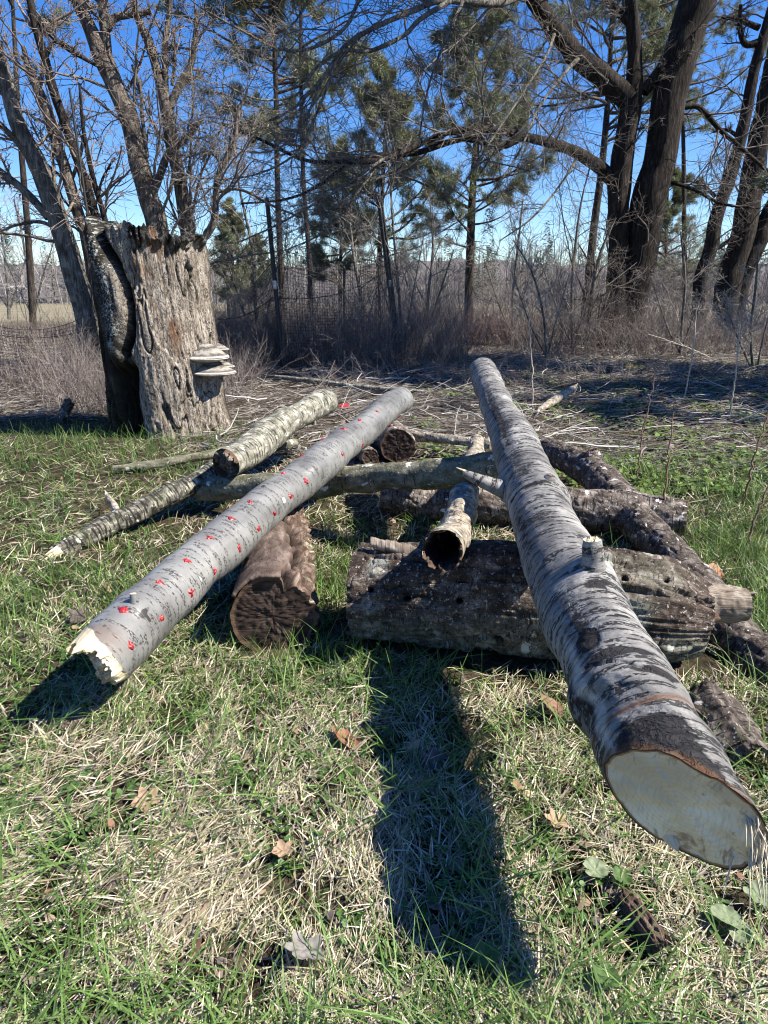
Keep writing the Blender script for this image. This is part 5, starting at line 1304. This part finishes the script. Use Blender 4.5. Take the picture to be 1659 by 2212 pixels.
def green_zone(x, y):
    g = fbm(P2(x, y, 1.6), 3, 41)
    z = .46+.75*g
    z = z+.5*np.exp(-(((x+1.6)/1.3)**2+((y-4.7)/1.0)**2))          # before the stump
    z = z+.6*sst(x, 1.1, 1.7)*sst(y, 1.5, 2.2)*(1-sst(y, 4.6, 5.4))  # right of the pile
    z = z+.35*np.exp(-(((x-.0)/.5)**2+((y-2.55)/.5)**2))            # between the logs
    z = z+.25*np.exp(-(((x+.9)/.6)**2+((y-2.4)/.8)**2))
    z = z-.40*sst(-x, -.1, .4)*(1-sst(y, 1.2, 1.7))-.15*(1-sst(y, 1.0, 1.5))
    return z
def grass():
    rng = np.random.default_rng(801)
    # matted straw
    x, y = field(150000, .62, 5.4, 1.2, rng); k = clear(np.stack([x, y], 1), .05); k &= (y < 4.4) | (x < .2*y-1.2)
    k &= rng.random(len(x)) < np.clip(1.15-.8*green_zone(x, y), .2, 1)*(.12+.88*sst(fbm(P2(x, y, 9), 3, 53), -.2, .15))
    x, y = x[k], y[k]; n = len(x)
    flow = 1.05+1.5*fbm(P2(x, y, .9, 5), 2, 51); az = flow+rng.normal(0, .75, n)+PI*(rng.random(n) < .4)
    h = (.016+.038*rng.random(n)**1.5)*np.clip(.7+.24*y, .85, 1.6); w = (.0018+.0022*rng.random(n)**1.5)*np.clip(.8+.2*y, .9, 1.7)
    pal = np.array([(.62, .55, .40), (.72, .66, .52), (.50, .43, .29), (.36, .29, .19), (.66, .60, .46), (.46, .43, .24)])
    c = pal[rng.integers(0, 6, n)]*(.35+.85*rng.random(n))[:, None]
    blades('dead_grass', 'pale matted dead grass on the lawn', x, y, h, w, az, .95+.3*rng.random(n), .1+.5*rng.random(n), c, 3, STRAW, seed=2, z0=.004+.022*rng.random(n)**2)
    # short green blades
    x, y = field(85000, .62, 6.4, .95, rng); k = clear(np.stack([x, y], 1), .05); gz = green_zone(x, y)
    k &= rng.random(len(x)) < np.clip(.10+.95*gz, .12, 1)*(.35+.65*sst(fbm(P2(x, y, 8), 3, 63), -.25, .15)); k &= (y < 4.3+.5*fbm(P2(x, y, 1.3), 2, 77)) | (x < -.12*y-.5) | ((x > .9) & (y < 5.6))
    k &= ~((np.abs(x) < .9) & (y > 3.9))
    x, y = x[k], y[k]; n = len(x); gz = gz[k]
    tuft = sst(fbm(P2(x, y, 7), 2, 61), -.1, .5)
    h = (.022+.042*rng.random(n)+.05*tuft*rng.random(n))*(.7+.55*np.clip(gz, 0, 1.3)); w = (.0022+.0028*rng.random(n))*np.clip(.8+.18*y, .9, 1.6)
    pal = np.array([(.085, .165, .028), (.12, .22, .04), (.055, .115, .026), (.18, .26, .06), (.10, .185, .06)])
    c = pal[rng.integers(0, 5, n)]*(.5+.8*rng.random(n))[:, None]
    blades('grass', 'short green spring grass between the straw', x, y, h, w, rng.random(n)*2*PI, .15+.75*rng.random(n), .1+.8*rng.random(n)**1.3, c, 4, GRASS, seed=3)
    # longer blades around logs, stump foot and on the right
    x, y = field(52000, 1.3, 6.6, .9, rng); k = clear(np.stack([x, y], 1), .1)
    z = 1.05*sst(x, .95, 1.5)*sst(y, 1.4, 2.1)*(1-sst(y, 3.9, 5.0))+.8*np.exp(-(((x+1.75)/1.0)**2+((y-5.15)/.5)**2))+.9*np.exp(-(((x-.05)/.36)**2+((y-2.55)/.42)**2))+.55*np.exp(-(((x+.25)/.28)**2+((y-1.95)/.25)**2))+.5*np.exp(-(((x+2.9)/.9)**2+((y-5.2)/.8)**2))+.5*np.exp(-(((x-.95)/.3)**2+((y-1.55)/.3)**2))+.45*np.exp(-(((x+.95)/.6)**2+((y-2.5)/.5)**2))
    k &= rng.random(len(x)) < np.clip(z, 0, 1)*sst(fbm(P2(x, y, 5), 2, 88), -.5, .3)
    x, y = x[k], y[k]; n = len(x)
    h = (.06+.11*rng.random(n))*np.clip(.85+.04*y, .8, 1.2); w = .0022+.0022*rng.random(n)
    c = pal[rng.integers(0, 5, n)]*(.7+.6*rng.random(n))[:, None]
    blades('tall_grass', 'longer green grass growing up around the logs', x, y, h, w, rng.random(n)*2*PI, .05+.45*rng.random(n), .05+.75*rng.random(n)**1.5, c, 5, GRASS, seed=4)
    # scattered long single blades in the foreground
    x, y = field(4200, .65, 2.6, 1.0, rng); k = clear(np.stack([x, y], 1), .1); k &= fbm(P2(x, y, 3), 2, 91) > -.15; x, y = x[k], y[k]; n = len(x)
    c = np.array([.13, .23, .055])*(.6+.7*rng.random(n))[:, None]
    blades('grass', 'scattered long green blades in the foreground lawn', x, y, .07+.10*rng.random(n), .0026+.002*rng.random(n), rng.random(n)*2*PI, .4+.6*rng.random(n), .2+.6*rng.random(n), c, 6, GRASS, seed=5)
    # weeds: greens at the edge of the litter
    x, y = field(12000, 3.8, 12.5, .5, rng); k = (x > .25) & (fbm(P2(x, y, 2.3), 3, 95)+.25*sst(x/y, .1, .4)+rng.normal(0, .12, len(x)) > .2); x, y = x[k], y[k]; n = len(x)
    s = .008+.014*rng.random(n); leafs('weeds', 'low leafy green weeds among the dead stems', x, y, s, np.array([.15, .22, .06]), rng, 4, .04)
    # clover and other round leaves in the lawn
    x, y = field(6500, .65, 3.6, 1.1, rng); k = clear(np.stack([x, y], 1), .1) & (fbm(P2(x, y, 2.2), 2, 97) > .08); x, y = x[k], y[k]
    leafs('clover', 'clover leaves scattered through the lawn', x, y, .0045+.004*rng.random(len(x)), np.array([.075, .15, .038]), rng, 3, .022)
def leafs(name, label, x, y, s, col, rng, per, hgt):
    idx = np.repeat(np.arange(len(x)), per); n = len(idx); a = rng.random(n)*2*PI
    ph = np.arange(8)*2*PI/8
    c0 = np.stack([x[idx]+np.cos(a)*s[idx]*1.1, y[idx]+np.sin(a)*s[idx]*1.1, gh(x[idx], y[idx])+hgt*(.35+.9*rng.random(n))], 1)
    u = np.stack([np.cos(a), np.sin(a), rng.normal(.05, .3, n)], 1)*s[idx][:, None]; v = np.stack([-np.sin(a), np.cos(a), rng.normal(0, .3, n)], 1)*s[idx][:, None]*.85
    rim = c0[:, None]+np.cos(ph)[None, :, None]*u[:, None]+np.sin(ph)[None, :, None]*v[:, None]
    V = np.concatenate([c0[:, None]-np.array([0, 0, .15])*s[idx][:, None, None], rim], 1)
    i = np.arange(n)[:, None]*9; k = np.arange(8)[None]
    T = np.stack(np.broadcast_arrays(i, i+1+k, i+1+(k+1) % 8), -1).reshape(-1, 3)
    c = col*(.6+.8*rng.random(n))[:, None]
    o = mk(name, V.reshape(-1, 3), T, GRASS, None, True, {'col': np.repeat(c, 9, 0)}); tag(o, label, None, None, 'stuff')
grass()

# ------------------------------------------------------------------ single leaves on the lawn
def leaf(label, u, v, size, az, col, lobes=5, curl=.3, name='dead_leaf', cat='leaf', z=.022, tilt=(.1, .1), deep=.45, group=None):
    p = G(u, v, z)
    t = thing(name, label, cat, [p[0], p[1], 0], group)
    m, n = 60, 9; a = np.linspace(0, 2*PI, m, endpoint=False)
    if lobes: rr = 1-deep*(.5-.5*np.cos(lobes*(a-PI)))**.8*(.35+.65*np.abs(np.cos(a/2)))
    else: rr = 1-.45*np.exp(-((a-PI)/.25)**2)+.03*np.sin(a*14)
    rr = rr*(1+.10*fbm(np.stack([np.cos(a)*3+u, np.sin(a)*3, a*0], 1), 3, int(v)))
    q = np.linspace(0, 1, n)[:, None]
    X = q*rr*np.cos(a); Y = q*rr*np.sin(a)*.85
    Z = curl*(Y**2*.9+.35*X**2)+.10*fbm(np.stack([X.ravel()*3+u, Y.ravel()*3, X.ravel()*0], 1), 3, int(u)).reshape(X.shape)+.03*np.cos(a*lobes if lobes else a*7)*q
    Z = Z+X*tilt[0]+Y*tilt[1]
    ca, sa = math.cos(az), math.sin(az)
    V = p+size*np.stack([X*ca-Y*sa, X*sa+Y*ca, Z], -1)
    i = np.arange(n-1)[:, None]*m; j = np.arange(m)[None]; j2 = (j+1) % m
    Q = np.stack([i+j, i+j2, i+m+j2, i+m+j], -1).reshape(-1, 4)
    vein = 1-.35*np.exp(-((np.sin(a*(lobes or 6)/2))/.16)**2)*np.ones_like(q)
    c = np.array(col)[None]*vein.ravel()[:, None]*(1+.25*fbm(np.stack([X.ravel()*5, Y.ravel()*5, X.ravel()*0+v], 1), 3, 4))[:, None]
    ob = mk('blade', V.reshape(-1, 3), Q, LEAF, t, True, {'col': c})
    s = np.linspace(0, 1, 6)[:, None]; st = p+size*np.array([ca, sa, 0])*(-.5-.8*s)+np.array([0, 0, 1])*(size*.12*(1-s)); mb = MB(); Vs, Qs = tubes(st[None], np.linspace(.0012, .0008, 6)[None], 4); mb.add(Vs, Qs, col=np.array(col)*.7); mb.build('stem', LEAF, t)
BR = (.30, .17, .10); TN = (.42, .29, .19); PG = (.30, .28, .26)
leaf('curled reddish brown dead leaf left of the long shadow', 748, 1603, .040, 2.2, (.30, .14, .09), 5, .9, tilt=(.3, .5), deep=.3)
leaf('tan dead oak leaf lying alone in the left foreground', 318, 1730, .034, .4, TN, 5, .5, tilt=(.1, .35))
leaf('tan lobed dead leaf below the left edge of the sawn face', 1203, 1772, .032, 1.2, TN, 5, .4, tilt=(-.1, .3))
leaf('brown leaf standing at the edge of the shadow under the pale log', 1192, 1528, .04, 1.7, (.27, .15, .10), 3, .6, tilt=(.2, .6), deep=.25)
leaf('grey dead leaf inside the long shadow beside the burrow', 938, 1645, .036, 1.0, (.13, .11, .12), 5, .5, tilt=(.1, .3))
leaf('large grey crumpled dead leaf in the lower middle foreground', 655, 2052, .042, 2.6, PG, 5, .6, tilt=(.0, .3))
leaf('small tan dead leaf left of the shadow in the foreground', 612, 1838, .024, .2, TN, 5, .7, tilt=(.1, .3))
leaf('narrow curled brown leaf right of the bark cracked log shadow', 945, 1010, .04, .2, BR, 0, .5)
leaf('dark folded leaf near the left edge of the lawn', 175, 1335, .045, 1.2, (.12, .09, .09), 5, .8, tilt=(.2, .4))
leaf('rust coloured leaf in grass behind the right end of the dark log', 1545, 1240, .045, .5, (.40, .20, .10), 3, .5, tilt=(.1, .6), deep=.25)
for k, (lab, u, v, s) in enumerate((('pale green round leaf just below the point of the sawn face', 1286, 1880, .030), ('round green leaf right of the palest one under the sawn face', 1345, 1895, .026), ('large pale scalloped leaf at the lower right', 1572, 1985, .034),
        ('twin of the large pale leaf just below it', 1600, 2018, .026), ('round leaf half out of the right edge', 1640, 1935, .034), ('broad dark green leaf in shadow near the bottom of the long shadow', 1045, 2068, .03), ('flat round green leaf in the bottom right lawn', 1310, 2110, .03),
        ('oval green leaf at the foot of the dark log left corner', 838, 1430, .035), ('bright oval dandelion leaf in the shadow edge below the dark log', 765, 1472, .03), ('green round leaf at the left edge', 25, 1755, .03))):
    leaf(lab, u, v, s*.85, k*1.3, (.22, .27, .16) if k in (0, 2, 3, 4) else (.085, .15, .045), 0, .45, 'round_leaf', 'leaf', .022, (.1*(k % 3-1), .15))
leaf('scarlet scrap lying on litter between the far ends of the two pale logs', 745, 878, .06, .2, (.50, .04, .05), 3, .3, 'red_scrap', 'scrap', .05, (.05, .3), .3)
leaf('yellow fallen leaf at the foot of the double trunk', 1363, 794, .11, .2, (.38, .27, .03), 3, .3, 'yellow_leaf', 'leaf', .06, (.05, .5), .3)

# ------------------------------------------------------------------ tall dry stalks
def stalk(label, rows, r, col, seed):
    rng = np.random.default_rng(seed); p0 = G(rows[0][0], rows[0][1]); y = p0[1]
    pts = [(*p0, r)]+[(*Wy(u, v, y+.05*i), r*(1-.18*(i+1))) for i, (u, v) in enumerate(rows[1:])]
    t = thing('dry_stalk', label, 'stalk', [p0[0], y, 0], 'dry weed stalks')
    P, S = crv(pts, 26); P[1:-1, :3] += rng.normal(0, .004, (24, 3)); mb = MB()
    V, Q = tubes(P[None, :, :3], P[None, :, 3], 5); mb.add(V, Q, col=np.array(col))
    s, d, l, r2 = kids(P[None, :, :3], P[None, :, 3], 7, .35, 1, (30, 60), .16, .5, rng, np.array([S[-1]])); B = walk(s, d, l, 5, .12, .02, rng); V, Q = tubes(B, taper(r2, 5, .4), 3)
    mb.build('stem', TWIG, t); m2 = MB(); m2.add(V, Q, col=np.array(col)*1.1); m2.build('side_shoots', TWIG, t)
BRN = (.16, .10, .075); PAL = (.36, .32, .27)
stalk('pale thin stalk standing just right of the far end of the big log', [(1151, 890), (1150, 810), (1146, 745), (1143, 690)], .008, PAL, 1)
stalk('brown stalk rising in front of the log end right of the slanting trunk', [(1432, 1165), (1436, 1070), (1446, 980), (1455, 890)], .0055, BRN, 2)
stalk('thin brown stalk left of the tallest brown one', [(1375, 1045), (1383, 970), (1402, 880), (1415, 810)], .005, BRN, 3)
stalk('leaning dark stalk in the tall grass near the right edge', [(1606, 1090), (1625, 1000), (1650, 920), (1668, 860)], .0065, BRN, 4)
stalk('short broken brown stalk right of the log end', [(1466, 1170), (1475, 1120), (1488, 1080)], .006, (.20, .11, .08), 5)
stalk('dark stalk cut by the right edge above the bark slab', [(1612, 1190), (1632, 1120), (1665, 1030)], .0055, BRN, 6)
stalk('bent pale stem hooking over beside the stump foot', [(520, 955), (560, 905), (618, 878), (628, 950)], .005, PAL, 7)
stalk('pale leaning cane before the double trunk', [(1540, 775), (1470, 745), (1400, 722)], .012, PAL, 8)
stalk('pale weed stem at the right edge below the leaning trees', [(1575, 905), (1590, 800), (1598, 700)], .009, PAL, 9)
stalk('pale weed stem left of the right edge bush', [(1478, 860), (1495, 770), (1505, 660)], .009, PAL, 10)

# ================================================================== LIGHT, SKY, CAMERA
sc = bpy.context.scene
w = bpy.data.worlds.new('World'); sc.world = w; w.use_nodes = True
nt = w.node_tree; nt.nodes.clear()
sky = nt.nodes.new('ShaderNodeTexSky'); sky.sky_type = 'NISHITA'; sky.sun_disc = False
sky.sun_elevation = SUN_EL; sky.sun_rotation = SUN_AZ; sky.air_density = .9; sky.dust_density = .2; sky.ozone_density = 2.5
hs = nt.nodes.new('ShaderNodeHueSaturation'); hs.inputs['Saturation'].default_value = 1.38; hs.inputs['Hue'].default_value = .514
bg = nt.nodes.new('ShaderNodeBackground'); bg.inputs[1].default_value = .085
ow = nt.nodes.new('ShaderNodeOutputWorld')
nt.links.new(sky.outputs[0], hs.inputs['Color']); nt.links.new(hs.outputs[0], bg.inputs[0]); nt.links.new(bg.outputs[0], ow.inputs[0])
sl = bpy.data.lights.new('sun', 'SUN'); sl.energy = 5.0; sl.angle = math.radians(.5); sl.color = (1, .93, .82)
so = bpy.data.objects.new('sun', sl); C.objects.link(so); so.rotation_euler = Vector(SUN).to_track_quat('Z', 'Y').to_euler(); so.location = (6, -2, 9)

cd = bpy.data.cameras.new('camera'); co = bpy.data.objects.new('camera', cd); C.objects.link(co)
co.location = (0, 0, CAMH); co.rotation_euler = (PI/2-TH, 0, 0)
cd.sensor_fit = 'VERTICAL'; cd.sensor_height = 24; cd.lens = 24*F/2212
cd.clip_start = .05; cd.clip_end = 3000
sc.camera = co
sc.view_settings.view_transform = 'Standard'; sc.view_settings.look = 'None'; sc.view_settings.exposure = 1.3; sc.view_settings.gamma = 1
sc.cycles.max_bounces = 5; sc.cycles.diffuse_bounces = 3; sc.cycles.glossy_bounces = 2; sc.cycles.transmission_bounces = 2
sc.cycles.use_denoising = True
sc.cycles.filter_width = 1.1
